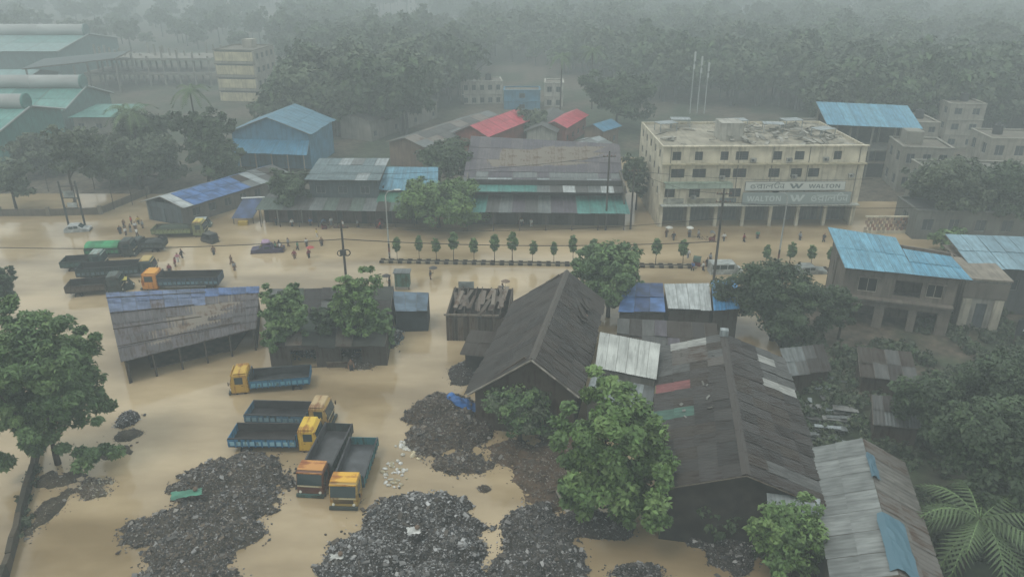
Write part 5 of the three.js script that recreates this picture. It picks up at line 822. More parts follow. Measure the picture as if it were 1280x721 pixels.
palm('tall coconut palm behind the white distant houses', G(740, 140), AT(740, 62, -G(740, 140).z).y, 15, 4.6); palm('coconut palm beside the dark distant tree', G(700, 142), AT(700, 70, -G(700, 142).z).y, 14, 4.4);
{ // the wood that closes the view, one mass in the haze
  const variants = [0, 1, 2].map((k) => { const b = [[0, 6, 0, 3.2, 2.6, 3.2]]; for (let i = 0; i < 6; i++) b.push([Math.cos(i * 1.05 + k) * 2.6, 6 + rnd(-1.6, 2), Math.sin(i * 1.05 + k) * 2.6, rnd(1.5, 2.3), rnd(1.2, 2), rnd(1.5, 2.3)]); const [g, c] = leafGeo(b, 1500, 0.5, k === 1 ? GREENS.dull : GREENS.dark, { clumps: 70 }); const t = trunkGeo(4.5, 0.3, c, 5); t.deleteAttribute('uv'); t.setAttribute('color', new THREE.Float32BufferAttribute(new Float32Array(t.attributes.position.count * 3).fill(0.05), 3)); return mergeGeometries([g, t]); });
  const spots = [[], [], []], m4 = new THREE.Matrix4(), q = new THREE.Quaternion();
  const clear = [[-50, 140, 26], [-74, 215, 16], [-108, 238, 30], [-150, 266, 60], [2, 175, 26], [2, 205, 14], [58, 138, 16], [75, 140, 28], [37, 120, 24], [-125, 225, 26], [-100, 180, 30]];
  for (let i = 0; i < 5200; i++) {
    const D = 168 + 760 * Math.pow(R(), 1.7), x = rnd(-0.8, 0.8) * D;
    if (clear.some(([a, b, r]) => Math.hypot(x - a, D - b) < r)) continue;
    if (x < -0.3 * D && R() < 0.8) continue; if (x > -150 && x < -54 && D < 262) continue; if (noise2(x / 60, D / 60, 31) < 0.16) continue; if (D > 560 && R() < 0.5) continue;
    const s = rnd(0.9, 1.75); spots[i % 3].push([x, D, s]);
  }
  const wood = thing('distant_wood', 'dark mass of misty trees closing the view behind the town', 'wood', V(0, 0, 300)); wood.userData.kind = 'stuff';
  spots.forEach((l, k) => { const im = new THREE.InstancedMesh(variants[k], LEAF, l.length), c = new THREE.Color(); im.name = 'trees'; im.userData.kind = 'stuff';
    l.forEach(([x, D, s], i) => { q.setFromAxisAngle(v3(0, 1, 0), i * 1.7); m4.compose(v3(x, groundHeight(x, D) - 0.3, -D + 300), q, v3(s, s * rnd(0.85, 1.25), s)); im.setMatrixAt(i, m4); const f = rnd(0.75, 1.35); im.setColorAt(i, c.setRGB(f, f, f)); }); wood.add(im); });
  [[-150, 430], [-170, 480], [-120, 500], [-205, 520], [-140, 560], [190, 470], [230, 520], [160, 540], [250, 600], [-60, 520]].forEach(([x, D], i) => { block('far_house', ['pale far house in the haze beyond the factory', 'pale far house in the haze beyond the wood'][x > 0 ? 1 : 0], V(x, groundHeight(x, D), D), rnd(-0.3, 0.3), rnd(10, 18), 9, rnd(6, 10), 2, 4, 2, pick([M(0xb2b3ae, 'plaster'), WALL.pale]), { group: x > 0 ? 'far houses beyond the wood' : 'far houses beyond the factory' }); });
  for (const [i, x] of [862, 871, 880].entries()) { const b = G(x, 146), g = thing('antenna_mast', 'slim pale antenna mast rising above the wood', 'mast', b, 0, 'antenna masts'), h = AT(x, [64, 70, 78][i], -b.z).y; mesh('mast', bar(v3(0, -0.6, 0), v3(0, h, 0), 0.16, 0.08, 8), M(0x9a9f9d, '', 0.6), g); for (const y of [0.78, 0.9, 0.97]) mesh('antenna', bx(-0.22, 0.22, h * y - 0.7, h * y + 0.4, 0.1, 0.25), M(0xa9adaa, '', 0.6), g); }
}

// ---------------------------------------------------------------- trucks and other vehicles
const WADE = -0.45;
function truckAt(label, rear, front, o) { const a = rear.clone().setY(0), b = front.clone().setY(0); return truck(label, mix(a, b, 0.5).setY(WADE), Math.atan2(-(b.z - a.z), b.x - a.x), o); }
truckAt('blue sided truck with weathered yellow cab facing away behind the others', G(393, 479), G(292, 487), { L: 5.4, side: 0x2f6f92, panel: 0x63a0b8, inner: 0x3b3f40, cab: 0xc29a3a, cabRoof: 0xc9a545, bedH: 0.75, group: 'trucks in the yard' });
truckAt('grey blue truck with cream cab parked behind the bright yellow cab', G(310, 526), G(413, 529), { L: 5.5, side: 0x4a6f86, panel: 0x7795a0, inner: 0x38383a, cab: 0xb89a58, cabRoof: 0xb9a27a, door: 0x9c8348, group: 'trucks in the yard' });
truckAt('bright blue truck with bright yellow cab parked across the yard', G(286, 556), G(404, 557), { L: 5.6, side: 0x3a7fa8, panel: 0x8fbccb, inner: 0x35312f, cab: 0xd8b13c, cabRoof: 0xdbb83f, group: 'trucks in the yard' });
truckAt('brown fronted truck with tan cab roof and long empty black bed', G(424, 532, 1.2), G(390, 616, 0.1), { L: 5.9, side: 0x33403f, panel: 0x46504c, inner: 0x4a4a4c, cab: 0x6d4630, cabRoof: 0xc98f4e, grille: 0x5a2f22, bumper: 0x3f5f5a, bedH: 0.8, group: 'trucks in the yard' });
truckAt('truck with yellow cab roof and teal sides next to the brown truck', G(455, 548, 1.2), G(431, 632, 0.1), { L: 5.4, side: 0x2f6d74, panel: 0x3f7f84, inner: 0x4b4d50, cab: 0xb89a55, cabRoof: 0xe0ae3c, grille: 0x6d5a35, bedH: 0.7, group: 'trucks in the yard' });
truckAt('orange cabbed truck with long dark blue bed on the street', G(280, 357), G(185, 359), { L: 7.2, cabL: 2, side: 0x33475a, panel: 0x5f8496, inner: 0x332f2d, cab: 0xd08a2c, cabRoof: 0xd99a35, bedH: 0.95, group: 'trucks on the street' });
truckAt('dark teal truck with tan cab roof behind the orange cabbed truck', G(96, 348), G(196, 342), { L: 7.4, side: 0x2a3b3d, panel: 0x566c72, inner: 0x2c2e2e, cab: 0x3a4a48, cabRoof: 0xb59f62, bedH: 1.0, group: 'trucks on the street' });
truckAt('rusty brown truck with open empty bed at the edge of the street', G(88, 368), G(150, 363), { L: 4.4, side: 0x4a3f35, panel: 0x5b5146, inner: 0x2c2926, cab: 0x333c3a, cabRoof: 0x4a5550, bedH: 0.8, group: 'trucks on the street' });
truckAt('truck with bright green covered load behind the dark trucks', G(112, 320), G(166, 318), { L: 4.4, side: 0x2f5a48, panel: 0x3a8a5c, inner: 0x27302d, cab: 0x39433f, cover: 0x2f9a62, group: 'trucks on the street' });
truckAt('dark green truck left of the green covered load', G(88, 336), G(122, 334), { L: 3.4, side: 0x2b4743, panel: 0x3b5c56, inner: 0x2a2d2b, cab: 0x34524c, cabRoof: 0x8fa09a, group: 'trucks on the street' });
truckAt('olive loaded truck with pale yellow cab beside the white roofed stall', G(186, 295), G(262, 293), { L: 5.6, side: 0x6c7852, panel: 0x8a9466, inner: 0x4a4a38, cab: 0x7d8258, cabRoof: 0xc5b45a, load: 0x3f4a38, group: 'trucks on the street' });
truckAt('small dark pickup behind the green covered truck', G(208, 312), G(166, 313), { L: 3, cabL: 1.5, W: 2, side: 0x39423f, panel: 0x4f5a57, inner: 0x2c2f2e, cab: 0x3b4442, cabTop: 2.2, load: 0x4a504e, group: 'trucks on the street' });
autoRickshaw('auto rickshaw with yellow roof between the brown truck and orange cab', G(154, 361).setY(WADE), 0.4, 0xc9bb58, 0x33403a);
autoRickshaw('auto rickshaw with pale roof beside the olive truck', G(254, 283).setY(WADE), 0.2, 0xb9c4c4, 0x405248);
autoRickshaw('dark auto rickshaw in front of the olive truck', G(262, 302).setY(WADE), 2.6, 0x4a4a42, 0x3b3a36);
van('white delivery van on the near lane beside the tall stall pole', 'van', G(906, 340).setY(WADE), 0.05, { name: 'delivery_van', paint: 0xb4bab8, f: 2.1, axles: [1.3, -1.3], profile: [[-2.1, 0.4], [2.1, 0.4], [2.1, 1.0], [1.6, 1.15], [1.05, 1.9], [-2.05, 1.95]], glass: [[[1.62, 1.18], [1.1, 1.84]]], windows: [[0.1, 0.9, 1.2, 1.75], [-0.9, 0.0, 1.2, 1.75], [-1.9, -1.0, 1.2, 1.75]] });
van('pale car behind the dark tree on the near lane', 'car', G(1012, 340).setY(WADE), 0.05, { name: 'parked_car', paint: 0x9aa09e, f: 2.0, axles: [1.3, -1.2], profile: [[-2, 0.4], [2, 0.4], [2, 0.85], [0.95, 0.98], [0.35, 1.45], [-1.2, 1.48], [-1.95, 0.95]], glass: [[[0.96, 1.0], [0.4, 1.42]]], windows: [[-1.0, -0.35, 1.02, 1.4], [-0.28, 0.35, 1.02, 1.4]] });
{ const b = G(335, 314).setY(WADE); van('low purple car carrying pale bundles through the flood', 'car', b, Math.PI + 0.12, { name: 'loaded_car', paint: 0x463a5c, f: 2.2, axles: [1.4, -1.3], profile: [[-2.2, 0.45], [2.2, 0.45], [2.2, 0.95], [1.1, 1.1], [0.5, 1.5], [-0.5, 1.52], [-0.7, 1.05], [-2.15, 1.0]], glass: [[[1.12, 1.12], [0.56, 1.48]]], windows: [[-0.35, 0.3, 1.08, 1.42]] });
  const bu = thing('cloth_bundle', 'pinkish white cloth bundle on the purple car roof', 'bundle', b.clone().add(v3(-0.2, 1.53, 0)), 0.3), g = new THREE.SphereGeometry(0.55, 14, 10), p = g.attributes.position; for (let i = 0; i < p.count; i++) { const k = 1 + 0.25 * (noise2(p.getX(i) * 6 + 9, p.getY(i) * 6 + p.getZ(i) * 5 + 9, 2) - 0.5); p.setXYZ(i, p.getX(i) * 1.2 * k, (Math.max(-0.3, p.getY(i)) + 0.3) * 0.8 * k, p.getZ(i) * k); } g.computeVertexNormals(); mesh('sack', g, M(0xb598b2, 'cloth'), bu); mesh('rope', moved(new THREE.TorusGeometry(0.35, 0.04, 5, 16), 0, 0.5, 0, Math.PI / 2), WALL.wood, bu); }
cycleRickshaw('cycle rickshaw with dark hood before the flat topped tree', G(655, 279).setY(WADE), 0.3, 0x7d8a8c);
cycleRickshaw('cycle rickshaw with maroon hood under the shop row awning', G(470, 284).setY(WADE), 2.9, 0x6e2f35);
cycleRickshaw('cycle rickshaw with green hood beside the tall stall pole', G(872, 330).setY(WADE), 1.2, 0x3f5f4c);
cycleRickshaw('cycle rickshaw with blue hood near the purple car', G(410, 285).setY(WADE), 0.2, 0x45607a);
cycleRickshaw('cycle rickshaw with grey hood below the sign building', G(885, 300).setY(WADE), 3.0, 0x70757a);

// ---------------------------------------------------------------- people wading
const CL = { white: [0.52, 0.52, 0.5], black: [0.03, 0.03, 0.035], maroon: [0.2, 0.035, 0.05], blue: [0.06, 0.12, 0.28], green: [0.06, 0.16, 0.09], brown: [0.13, 0.08, 0.05], yellow: [0.45, 0.33, 0.08], grey: [0.2, 0.21, 0.22], red: [0.4, 0.05, 0.04], pink: [0.45, 0.2, 0.25] };
const who = (shirt, legs, where, px, py, turn, pose = 'walk') => person(`person in ${shirt} top and ${legs} trousers ${where}`, G(px, py).setY(-0.42), turn, pose, CL[shirt], CL[legs], { group: 'people ' + where });
const brolly = (shirt, legs, color, hex, where, px, py, turn) => umbrellaPerson(`person in ${shirt} top holding a ${color} umbrella ${where}`, `open ${color} umbrella held by person ${where}`, G(px, py).setY(-0.42), turn, CL[shirt], CL[legs], hex);
brolly('black', 'brown', 'dark grey', 0x3d3a38, 'crossing the street below the median', 538, 349, 1.4);
brolly('black', 'black', 'black', 0x2a2522, 'behind the corner stall', 487, 358, -1.2);
brolly('grey', 'black', 'brown', 0x6d5a48, 'behind the broken shed', 628, 366, 1.2);
brolly('brown', 'black', 'pale grey', 0xa9a8a0, 'at the foot of the sign building', 833, 296, 0.4);
brolly('grey', 'black', 'dusty white', 0xb9b9b2, 'in front of the shop columns', 862, 296, -0.6);
brolly('maroon', 'black', 'red', 0xa0403c, 'wading past the purple car', 386, 322, 0.8);
who('brown', 'black', 'standing by the rubble island below the tarpaulin shed', 439, 463, 0.4, 'stand');
for (const [s, l, x, y, t, p] of [['maroon', 'brown', 368, 323, 0.5, 'walk'], ['green', 'black', 372, 312, -1, 'walk'], ['white', 'black', 383, 308, 1, 'stand'], ['brown', 'black', 402, 307, 0.3, 'walk'], ['yellow', 'white', 396, 296, 2, 'stand'], ['grey', 'brown', 360, 308, 2.2, 'carry']]) who(s, l, 'wading near the purple car', x, y, t, p);
for (const [s, l, x, y, t, p] of [['white', 'black', 365, 283, 0.5, 'stand'], ['black', 'black', 345, 281, 1, 'walk'], ['white', 'brown', 428, 285, -0.5, 'walk'], ['blue', 'black', 388, 282, 0, 'stand'], ['grey', 'black', 447, 284, 2, 'walk'], ['white', 'grey', 414, 281, 0.4, 'stand'], ['red', 'black', 475, 286, 1.6, 'walk']]) who(s, l, 'before the shop row', x, y, t, p);
for (const [s, l, x, y, t, p] of [['black', 'black', 150, 292, 0.5, 'stand'], ['white', 'black', 157, 294, 1.5, 'stand'], ['black', 'grey', 163, 290, -1, 'walk'], ['white', 'brown', 169, 287, 0.3, 'stand'], ['red', 'black', 164, 280, 2, 'stand'], ['yellow', 'black', 173, 280, 1, 'walk'], ['grey', 'black', 178, 285, -0.6, 'stand'], ['brown', 'black', 155, 284, 0, 'walk'], ['white', 'black', 171, 295, 2.6, 'walk']]) who(s, l, 'in the crowd beside the olive truck', x, y, t, p);
for (const [s, l, x, y, t, p] of [['maroon', 'black', 212, 341, 0.2, 'stand'], ['pink', 'white', 222, 327, 0.8, 'walk'], ['maroon', 'brown', 219, 333, -0.8, 'stand'], ['black', 'black', 227, 322, 1.6, 'walk']]) who(s, l, 'behind the orange cabbed truck', x, y, t, p);
for (const [s, l, x, y, t, p] of [['brown', 'black', 267, 318, 0.6, 'walk'], ['brown', 'brown', 289, 330, -0.4, 'walk'], ['grey', 'brown', 293, 338, 1.2, 'stand'], ['brown', 'grey', 272, 302, 2, 'walk']]) who(s, l, 'wading in mid street between truck and purple car', x, y, t, p);
for (const [s, l, x, y, t, p] of [['white', 'black', 652, 282, 0.5, 'walk'], ['white', 'white', 664, 283, -0.5, 'walk'], ['black', 'black', 842, 300, 0.3, 'walk'], ['grey', 'black', 873, 297, 1.6, 'walk']]) who(s, l, 'wading on the far lane', x, y, t, p);
for (const [s, l, x, y, t, p] of [['black', 'black', 884, 333, 0.4, 'stand'], ['white', 'black', 879, 338, 1.2, 'walk'], ['grey', 'black', 888, 327, 2, 'stand'], ['blue', 'black', 866, 338, -0.8, 'walk'], ['white', 'grey', 860, 322, 0.2, 'walk']]) who(s, l, 'around the tall pole by the white van', x, y, t, p);
for (const [s, l, x, y, t, p] of [['white', 'black', 905, 301, 0.4, 'walk'], ['maroon', 'black', 930, 302, 1.2, 'walk'], ['grey', 'black', 1000, 300, 2, 'stand'], ['black', 'black', 1030, 302, -0.8, 'walk'], ['green', 'black', 947, 298, 0, 'stand']]) who(s, l, 'below the lower shop sign', x, y, t, p);
{ const b = G(335, 314).setY(WADE); for (const [s, x, z, t] of [['green', 1.1, 0.25, 0.4], ['black', 1.5, -0.3, 1.2], ['white', 1.75, 0.3, 0]]) person(`person in ${s} top sitting on the rear of the purple car`, b.clone().add(v3(x, 0.78, z)), t + 1.6, 'sit', CL[s], CL.black, { group: 'riders on the purple car' }); }

// ---------------------------------------------------------------- garbage heaps and rubble
const chipG = [mergeGeometries([new THREE.TetrahedronGeometry(1, 0).scale(1, 0.5, 0.7)]), new THREE.BoxGeometry(1.6, 0.25, 0.9).toNonIndexed(), new THREE.OctahedronGeometry(0.8, 0).scale(1.2, 0.7, 0.8)];
const chipM = new THREE.MeshStandardMaterial({ color: 0xffffff, roughness: 0.85, side: THREE.DoubleSide });
function heap(label, blobs, soil, count, tones, o = {}) {               // blobs: [px, py, half width in px, half depth in px, height in m]
  const w = blobs.map(([x, y, rx, ry, h]) => { const c = G(x, y); return [c.x, c.z, rx / pxPerM(-c.z), (-G(x, y - ry).z + G(x, y + ry).z) / 2, h]; });
  const cx = w.reduce((a, b) => a + b[0], 0) / w.length, cz = w.reduce((a, b) => a + b[1], 0) / w.length, g = thing(o.name ?? 'garbage_heap', label, o.cat ?? 'garbage heap', v3(cx, 0, cz), 0);
  const ht = (x, z) => { let s = -0.9; const wob = 0.75 * (fbm2(x / 2.4, z / 2.4, 61) - 0.5) + 0.5 * (fbm2(x / 0.8, z / 0.8, 63) - 0.5), e = fbm2(x / 0.9, z / 0.9, 67) - 0.5; for (const [a, b, rx, rz, h] of w) { const d = Math.hypot((x - a) / rx, (z - b) / rz) + wob; s = Math.max(s, 0.9 * h * (1 - Math.pow(Math.max(0, d), 1.7))); } return s + e * 0.45; };
  const x0 = Math.min(...w.map((b) => b[0] - b[2] * 1.35)), x1 = Math.max(...w.map((b) => b[0] + b[2] * 1.35)), z0 = Math.min(...w.map((b) => b[1] - b[3] * 1.35)), z1 = Math.max(...w.map((b) => b[1] + b[3] * 1.35)), st = o.step ?? 0.22, nx = Math.ceil((x1 - x0) / st), nz = Math.ceil((z1 - z0) / st), pos = [], uv = [], idx = [], map = new Map();
  const vid = (i, j) => { const k = i * 9999 + j; if (!map.has(k)) { const x = x0 + i * st, z = z0 + j * st; map.set(k, pos.length / 3); pos.push(x - cx, Math.max(-0.6, ht(x, z)), z - cz); uv.push(x, z); } return map.get(k); };
  for (let i = 0; i < nx; i++) for (let j = 0; j < nz; j++) { const m = Math.max(ht(x0 + i * st, z0 + j * st), ht(x0 + (i + 1) * st, z0 + (j + 1) * st), ht(x0 + (i + 1) * st, z0 + j * st), ht(x0 + i * st, z0 + (j + 1) * st)); if (m < -0.25) continue; const a = vid(i, j), b = vid(i + 1, j), c = vid(i + 1, j + 1), d = vid(i, j + 1); idx.push(a, d, c, a, c, b); }
  const ge = new THREE.BufferGeometry(); ge.setAttribute('position', new THREE.Float32BufferAttribute(pos, 3)); ge.setAttribute('uv', new THREE.Float32BufferAttribute(uv, 2)); ge.setIndex(idx); ge.computeVertexNormals();
  mesh('mound', ge, M(soil, 'grime', 0.95), g);
  const per = Math.ceil(count * 1.5 / 3), m4 = new THREE.Matrix4(), c = new THREE.Color();
  for (let v = 0; v < 3; v++) {
    const im = new THREE.InstancedMesh(chipG[v], chipM, per); im.name = 'debris'; im.userData.kind = 'stuff'; let k = 0;
    for (let tries = 0; k < per && tries < per * 12; tries++) { const x = rnd(x0, x1), z = rnd(z0, z1); let y = ht(x, z); if (y < -0.16 + 0.2 * R() && (y < -0.55 || R() > 0.05)) continue; y = Math.max(y, -0.01); const s = (o.chip ?? 0.1) * 0.78 * rnd(0.4, 1.7) * (R() < 0.05 ? rnd(1.6, 3) : 1); m4.compose(v3(x - cx, y + s * 0.25, z - cz), new THREE.Quaternion().setFromEuler(new THREE.Euler(rnd(-0.7, 0.7), rnd(0, 6.3), rnd(-0.7, 0.7))), v3(s, s, s)); im.setMatrixAt(k, m4); const t = pick(tones), f = rnd(0.7, 1.35); im.setColorAt(k++, c.setRGB(t[0] * f, t[1] * f, t[2] * f)); }
    im.count = k; g.add(im);
  }
  g.userData.ht = undefined; g.ht = ht; return g;
}
const ASH = [[0.05, 0.047, 0.043], [0.035, 0.033, 0.032], [0.09, 0.085, 0.078], [0.065, 0.055, 0.045], [0.13, 0.125, 0.12], [0.04, 0.04, 0.042], [0.05, 0.045, 0.04], [0.24, 0.235, 0.23]];
const EARTH = [[0.11, 0.085, 0.06], [0.075, 0.06, 0.046], [0.14, 0.115, 0.09], [0.06, 0.05, 0.042], [0.2, 0.185, 0.165], [0.09, 0.07, 0.05]];
heap('dark ash and refuse heap left of the parked trucks with green plastic', [[310, 594, 56, 26, 1.5], [255, 612, 46, 24, 1.5], [300, 630, 48, 26, 1.3], [232, 648, 40, 26, 1.0], [240, 690, 56, 34, 1.0], [180, 668, 30, 18, 0.6], [300, 668, 30, 20, 0.8], [225, 730, 60, 30, 0.8]], 0x4d463b, 9000, ASH.concat(EARTH), { chip: 0.1 });
heap('big black heap of glinting refuse in the foreground water', [[525, 655, 70, 40, 2.0], [560, 690, 52, 34, 1.7], [470, 700, 70, 34, 1.5], [430, 715, 40, 26, 1.0], [540, 735, 80, 34, 1.6]], 0x413c37, 11000, ASH.concat([[0.2, 0.2, 0.2], [0.3, 0.3, 0.3]]), { chip: 0.1 });
const mid = heap('brown rubble heap topped by a blue sheet beside the ridge hut', [[552, 520, 46, 24, 2.3], [575, 540, 42, 28, 1.9], [540, 550, 40, 20, 1.3], [580, 580, 36, 14, 0.8]], 0x54473a, 6000, EARTH.concat(ASH.slice(0, 4)), { chip: 0.1 });
heap('dark refuse heap between foreground heap and bright green tree', [[668, 668, 46, 34, 1.5], [690, 700, 40, 30, 1.3], [650, 715, 40, 26, 1.0]], 0x453f38, 5500, ASH, { chip: 0.09 });
heap('low bank of refuse along the shore below the bright green tree', [[735, 655, 36, 16, 1.0], [770, 662, 24, 12, 0.8], [840, 652, 36, 12, 0.8], [880, 668, 26, 18, 0.8], [915, 690, 30, 26, 0.9]], 0x38342e, 3500, ASH, { chip: 0.09 });
heap('small refuse heap cut by the bottom of the yard', [[795, 716, 36, 12, 0.8], [810, 735, 40, 14, 0.8]], 0x35312c, 1500, ASH, { chip: 0.09 });
heap('half drowned rubble bank between rubble heap and bright green tree', [[640, 565, 34, 16, 0.4], [665, 590, 26, 24, 0.35], [690, 600, 30, 40, 0.5], [700, 560, 34, 26, 0.5]], 0x5e4c3a, 1800, EARTH, { chip: 0.09 });
heap('muddy rubble island below the tarpaulin shed', [[455, 450, 26, 11, 0.6], [430, 446, 22, 9, 0.5]], 0x5a4f3e, 1200, EARTH.concat(ASH), { chip: 0.09, name: 'rubble_island', cat: 'rubble' });
heap('dark lumpy refuse under the tarpaulin shed front', [[400, 438, 34, 9, 0.8], [450, 428, 36, 12, 1.1], [488, 424, 16, 14, 0.9]], 0x34312d, 2600, ASH.concat([[0.3, 0.3, 0.29], [0.1, 0.16, 0.18]]), { chip: 0.13 });
heap('black mud bank in front of the sloped hut', [[580, 466, 24, 14, 0.7], [596, 474, 16, 10, 0.6]], 0x332d28, 500, ASH, { chip: 0.07, name: 'mud_bank', cat: 'mud' });
heap('small floating patch of pale rubbish near the boundary wall', [[118, 611, 20, 11, 0.18]], 0x6a6048, 450, EARTH.concat([[0.3, 0.28, 0.22]]), { chip: 0.09, name: 'litter_patch', cat: 'litter' });
heap('weedy mud spit beside the boundary wall', [[130, 565, 26, 8, 0.15], [160, 545, 14, 8, 0.3], [75, 600, 30, 10, 0.16], [60, 640, 14, 30, 0.25]], 0x4c4534, 800, EARTH, { chip: 0.07, name: 'mud_spit', cat: 'mud' });
heap('small lump of mud alone in the water by the refuse heap', [[606, 612, 8, 4, 0.25]], 0x4c3f30, 60, EARTH, { chip: 0.07, name: 'mud_lump', cat: 'mud' });
heap('dark wet junk pile beside the feathery tree', [[160, 524, 14, 9, 0.8]], 0x32302b, 400, ASH.concat([[0.4, 0.4, 0.4]]), { chip: 0.1, name: 'junk_pile', cat: 'junk pile' });
// white foam and sacks floating beside the rubble heap
function litter(label, px, py, rx, ry, n, hexes, size, cat = 'litter') {
  const c = G(px, py), g = thing('floating_litter', label, cat, c, 0), gs = [new THREE.IcosahedronGeometry(1, 1).scale(1, 0.45, 0.7), new THREE.BoxGeometry(1.6, 0.3, 1.0), new THREE.IcosahedronGeometry(1, 0).scale(0.8, 0.6, 0.8)];
  for (let i = 0; i < n; i++) { const a = rnd(0, 6.3), r = Math.sqrt(R()), p = G(px + Math.cos(a) * r * rx, py + Math.sin(a) * r * ry), o = mesh('scrap', gs[i % 3], M(pick(hexes), 'cloth', 0.7), g), s = size * rnd(0.6, 1.3); o.position.set(p.x - c.x, 0.03, p.z - c.z); o.scale.setScalar(s); o.rotation.set(rnd(-0.3, 0.3), rnd(0, 6), rnd(-0.3, 0.3)); }
}
litter('cluster of white foam scraps floating in front of the rubble heap', 494, 593, 17, 17, 46, [0xd8d6ce, 0xc9c5b8, 0xb9ae90, 0xe0dfda], 0.2);
litter('white sacks at the edge of the rubble heap', 503, 560, 10, 9, 12, [0xd8d6ce, 0xc9c5b8, 0xe0dfda], 0.28, 'sacks');
litter('yellowish sacks at the foot of the rubble heap', 520, 569, 7, 5, 7, [0xc2a877, 0xcfc2a2], 0.26, 'sacks');
litter('white bags at the dark end of the rubble heap', 570, 584, 22, 6, 12, [0xc8c8c4, 0x9a9a98, 0x8c98a0], 0.24, 'sacks');
litter('pale bags stuck on the half drowned rubble bank', 660, 535, 18, 4, 6, [0xc4c2ba, 0xa9a69c], 0.24, 'sacks');
litter('dark flecks drifting below the parked trucks', 420, 676, 18, 14, 6, [0x3a342c, 0x4a4236], 0.12);
litter('dark scraps drifting beside the ash heap', 368, 600, 14, 16, 12, [0x2c2a26, 0x3f3a33], 0.2);
function crumpled(name, label, c, w, d, y, m, lift, cat = 'tarpaulin') {
  const g = thing(name, label, cat, c, rnd(-0.3, 0.3)), q = new THREE.PlaneGeometry(w, d, 14, 12).rotateX(-Math.PI / 2), p = q.attributes.position; for (let i = 0; i < p.count; i++) { const x = p.getX(i), z = p.getZ(i), e = Math.hypot(x / w, z / d) * 2; p.setXYZ(i, x + 0.12 * (H2(i, 1, 3) - 0.5), y(x + c.x, z + c.z) + 0.12 + lift * (1 - Math.min(1, e)) + 0.28 * Math.abs(noise2(x * 2.2 + 9, z * 1.3 + 4, 5) - 0.5), z + 0.12 * (H2(i, 2, 4) - 0.5)); } q.computeVertexNormals();
  mesh('sheet', q, m, g); mesh('weight_stone', moved(new THREE.IcosahedronGeometry(0.18, 1), w * 0.3, y(c.x + w * 0.3, c.z) + 0.4 + lift * 0.4, 0), WALL.brick, g);
}
{ const c = G(577, 500, 1.4).setY(0); crumpled('blue_tarpaulin', 'crumpled bright blue tarpaulin lying on the rubble heap', c, 2.6, 2.2, (x, z) => Math.max(0.2, mid.ht(x, z)), M(0x2f6cb2, 'cloth', 0.5), 0.2); }
crumpled('green_plastic', 'green plastic sheet snagged on the ash heap', G(236, 634).setY(1.1), 2.2, 0.9, () => 0, M(0x4a8a72, 'cloth', 0.5), 0.1);
crumpled('white_sack', 'flattened white sack on top of the black foreground heap', G(517, 669, 1.5).setY(1.75), 0.9, 0.8, () => 0, M(0xc9c9c5, 'cloth', 0.6), 0.05, 'sack');
crumpled('white_sack', 'long white sheet at the crest of the foreground heap', G(518, 620, 1).setY(0.75), 1.6, 0.5, () => 0, M(0xc4c4bf, 'cloth', 0.6), 0.05, 'sack');
crumpled('white_sack', 'white sack at the left foot of the foreground heap', G(421, 699, 0.8).setY(0.85), 0.9, 0.5, () => 0, M(0xc4c4bf, 'cloth', 0.6), 0.05, 'sack');
// planks, crates and junk round the tarpaulin shed and stalls
{ const c = thing('wooden_crate', 'shallow wooden crate beside the rubble island', 'crate', G(422, 456), 0.1); for (let i = 0; i < 4; i++) { mesh('slat', bx(-1.0, 1.0, -0.3 + i * 0.22, -0.12 + i * 0.22, 0.5, 0.55), M(0x5e5344, 'rust'), c); mesh('slat', bx(-1.0, 1.0, -0.3 + i * 0.22, -0.12 + i * 0.22, -0.55, -0.5), M(0x5e5344, 'rust'), c); } mesh('lid', bx(-1.02, 1.02, 0.56, 0.62, -0.57, 0.57), M(0x6d6252, 'rust'), c); for (const x of [-1, 0.95]) mesh('end', bx(x, x + 0.05, -0.4, 0.558, -0.5, 0.5), M(0x54493c, 'rust'), c);
  for (let i = 0; i < 9; i++) { const t = thing('leaning_plank', 'grey weathered plank leaning in the junk below the tarpaulin shed', 'plank', G(rnd(425, 490), rnd(425, 440)), rnd(0, 3), 'planks below the tarpaulin shed'); mesh('board', moved(boxGeo(rnd(2.2, 4), 0.06, 0.25), 0, 0.75, 0, 0, 0, rnd(-0.3, 0.3)), M(pick([0x6b6a62, 0x5a5a54, 0x7d7a70, 0x4c5552]), 'rust'), t); }
  litter('white and grey junk piled at the corner stall', 506, 407, 10, 9, 16, [0xc9cac8, 0x9a9fa1, 0xb0b0aa], 0.28, 'junk'); }
{ const b = thing('concrete_slab', 'tilted pale concrete slab at the head of the dark refuse heap', 'slab', G(708, 628).setY(0.6), 0.4); mesh('slab', moved(boxGeo(1.4, 0.2, 0.9), 0, 0.3, 0, 0.35, 0, 0.2), M(0x88857c, 'plaster'), b); mesh('support_stone', moved(new THREE.DodecahedronGeometry(0.45, 0), 0, -0.15, 0), M(0x6f6b62, 'plaster'), b); }
litter('white bags by the tilted concrete slab', 712, 638, 6, 3, 4, [0xc4c2ba, 0xa9a69c], 0.3, 'sacks');
for (const [i, x] of [745, 752, 760].entries()) litter(['pale scraps caught in the shore bank', 'white bag caught on the shore bank', 'grey scraps caught on the shore bank'][i], x + 20, 656, 8, 4, 4, [[0xb5b3aa], [0xd0cfca], [0x8d8b84]][i], 0.24);

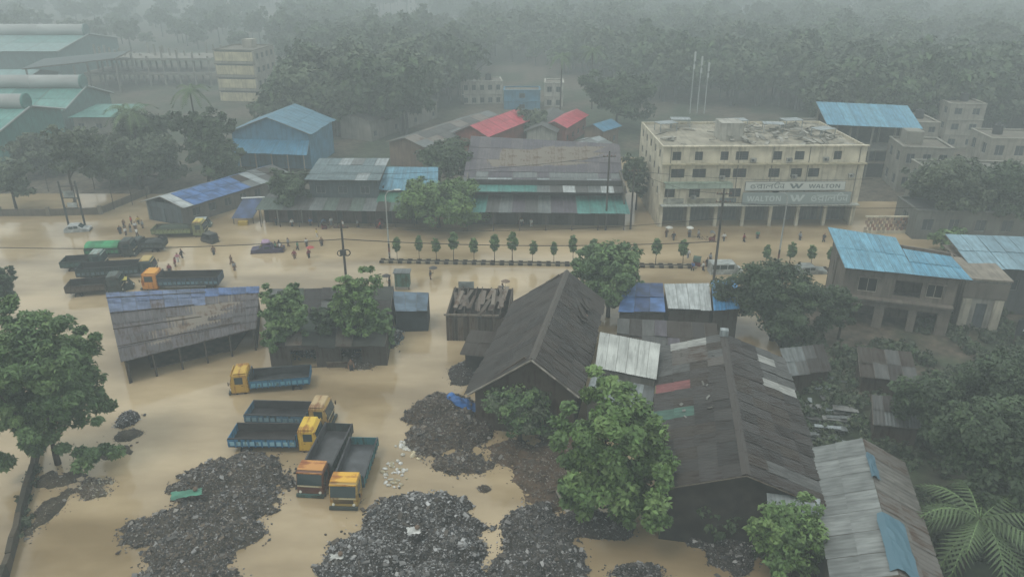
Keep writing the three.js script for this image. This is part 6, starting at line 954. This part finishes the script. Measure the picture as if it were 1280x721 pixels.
{ // small huts in the right-hand yard
  const hut = (label, q, m, wall) => { const c = q.map((p) => G(...p)), o = c.reduce((a, b) => a.add(b), v3(0, 0, 0)).multiplyScalar(0.25).setY(0), g = thing('yard_hut', label, 'hut', o, 0); sheetRoof(g, c, 4, 2, m, { lift: 0.08, ragged: 0.15, ribs: 3 }); const i = c.map((p) => mix(p, v3(o.x, p.y, o.z), 0.1)); for (const [a, b] of [[0, 1], [1, 2], [2, 3], [3, 0]]) wallAB(g, i[a].clone().setY(0), i[b].clone().setY(0), -0.8, i[a].y - 0.25, wall, [], { yb: i[b].y - 0.25, t: 0.12 }); };
  hut('low hut with rusty brown tin roof below the brick house porch', [[1076, 470, 2.6], [1150, 478, 2.6], [1140, 440, 3.2], [1072, 434, 3.2]], () => pick([TIN.brown, TIN.mid, TIN.dark]), WALL.wood);
  hut('small hut with grey patched roof beside the sheet piles', [[1092, 530, 2.4], [1152, 536, 2.4], [1146, 498, 3], [1090, 494, 3]], () => pick([TIN.grey, TIN.mid, TIN.dark]), WALL.wood);
  hut('narrow lean-to with dark roof along the double pitched shed', [[985, 470, 2.8], [1040, 462, 2.4], [1030, 430, 2.8], [975, 436, 3.2]], () => pick([TIN.dark, TIN.mid, TIN.grey]), WALL.wood);
}
{ // weeds and low scrub on the muddy ground at the right
  const [g] = leafGeo([[0, 0.3, 0, 0.7, 0.4, 0.7], [0.4, 0.5, 0.2, 0.4, 0.35, 0.4]], 150, 0.13, GREENS.dull.concat(GREENS.dark), { clumps: 16 }), l = [], m4 = new THREE.Matrix4(), c = new THREE.Color();
  for (let i = 0; i < 5200 && l.length < 1500; i++) { const x = rnd(10, 62), D = rnd(33, 86), y = groundHeight(x, D); if (y < 0.05 || fbm2(x / 5, D / 5, 91) < 0.42) continue; l.push([x, y, D]); }
  const im = new THREE.InstancedMesh(g, LEAF, l.length); im.name = 'scrub'; tag(im, 'low weedy scrub on the muddy ground around the right hand sheds', 'scrub', null, 'stuff');
  l.forEach(([x, y, D], i) => { const s = rnd(0.6, 1.7); m4.compose(V(x, y - 0.05, D), new THREE.Quaternion().setFromAxisAngle(v3(0, 1, 0), i), v3(s, s * rnd(0.7, 1.3), s)); im.setMatrixAt(i, m4); const f = rnd(0.7, 1.4); im.setColorAt(i, c.setRGB(f, f, f)); }); scene.add(im);
}

renderer.render(scene, camera);
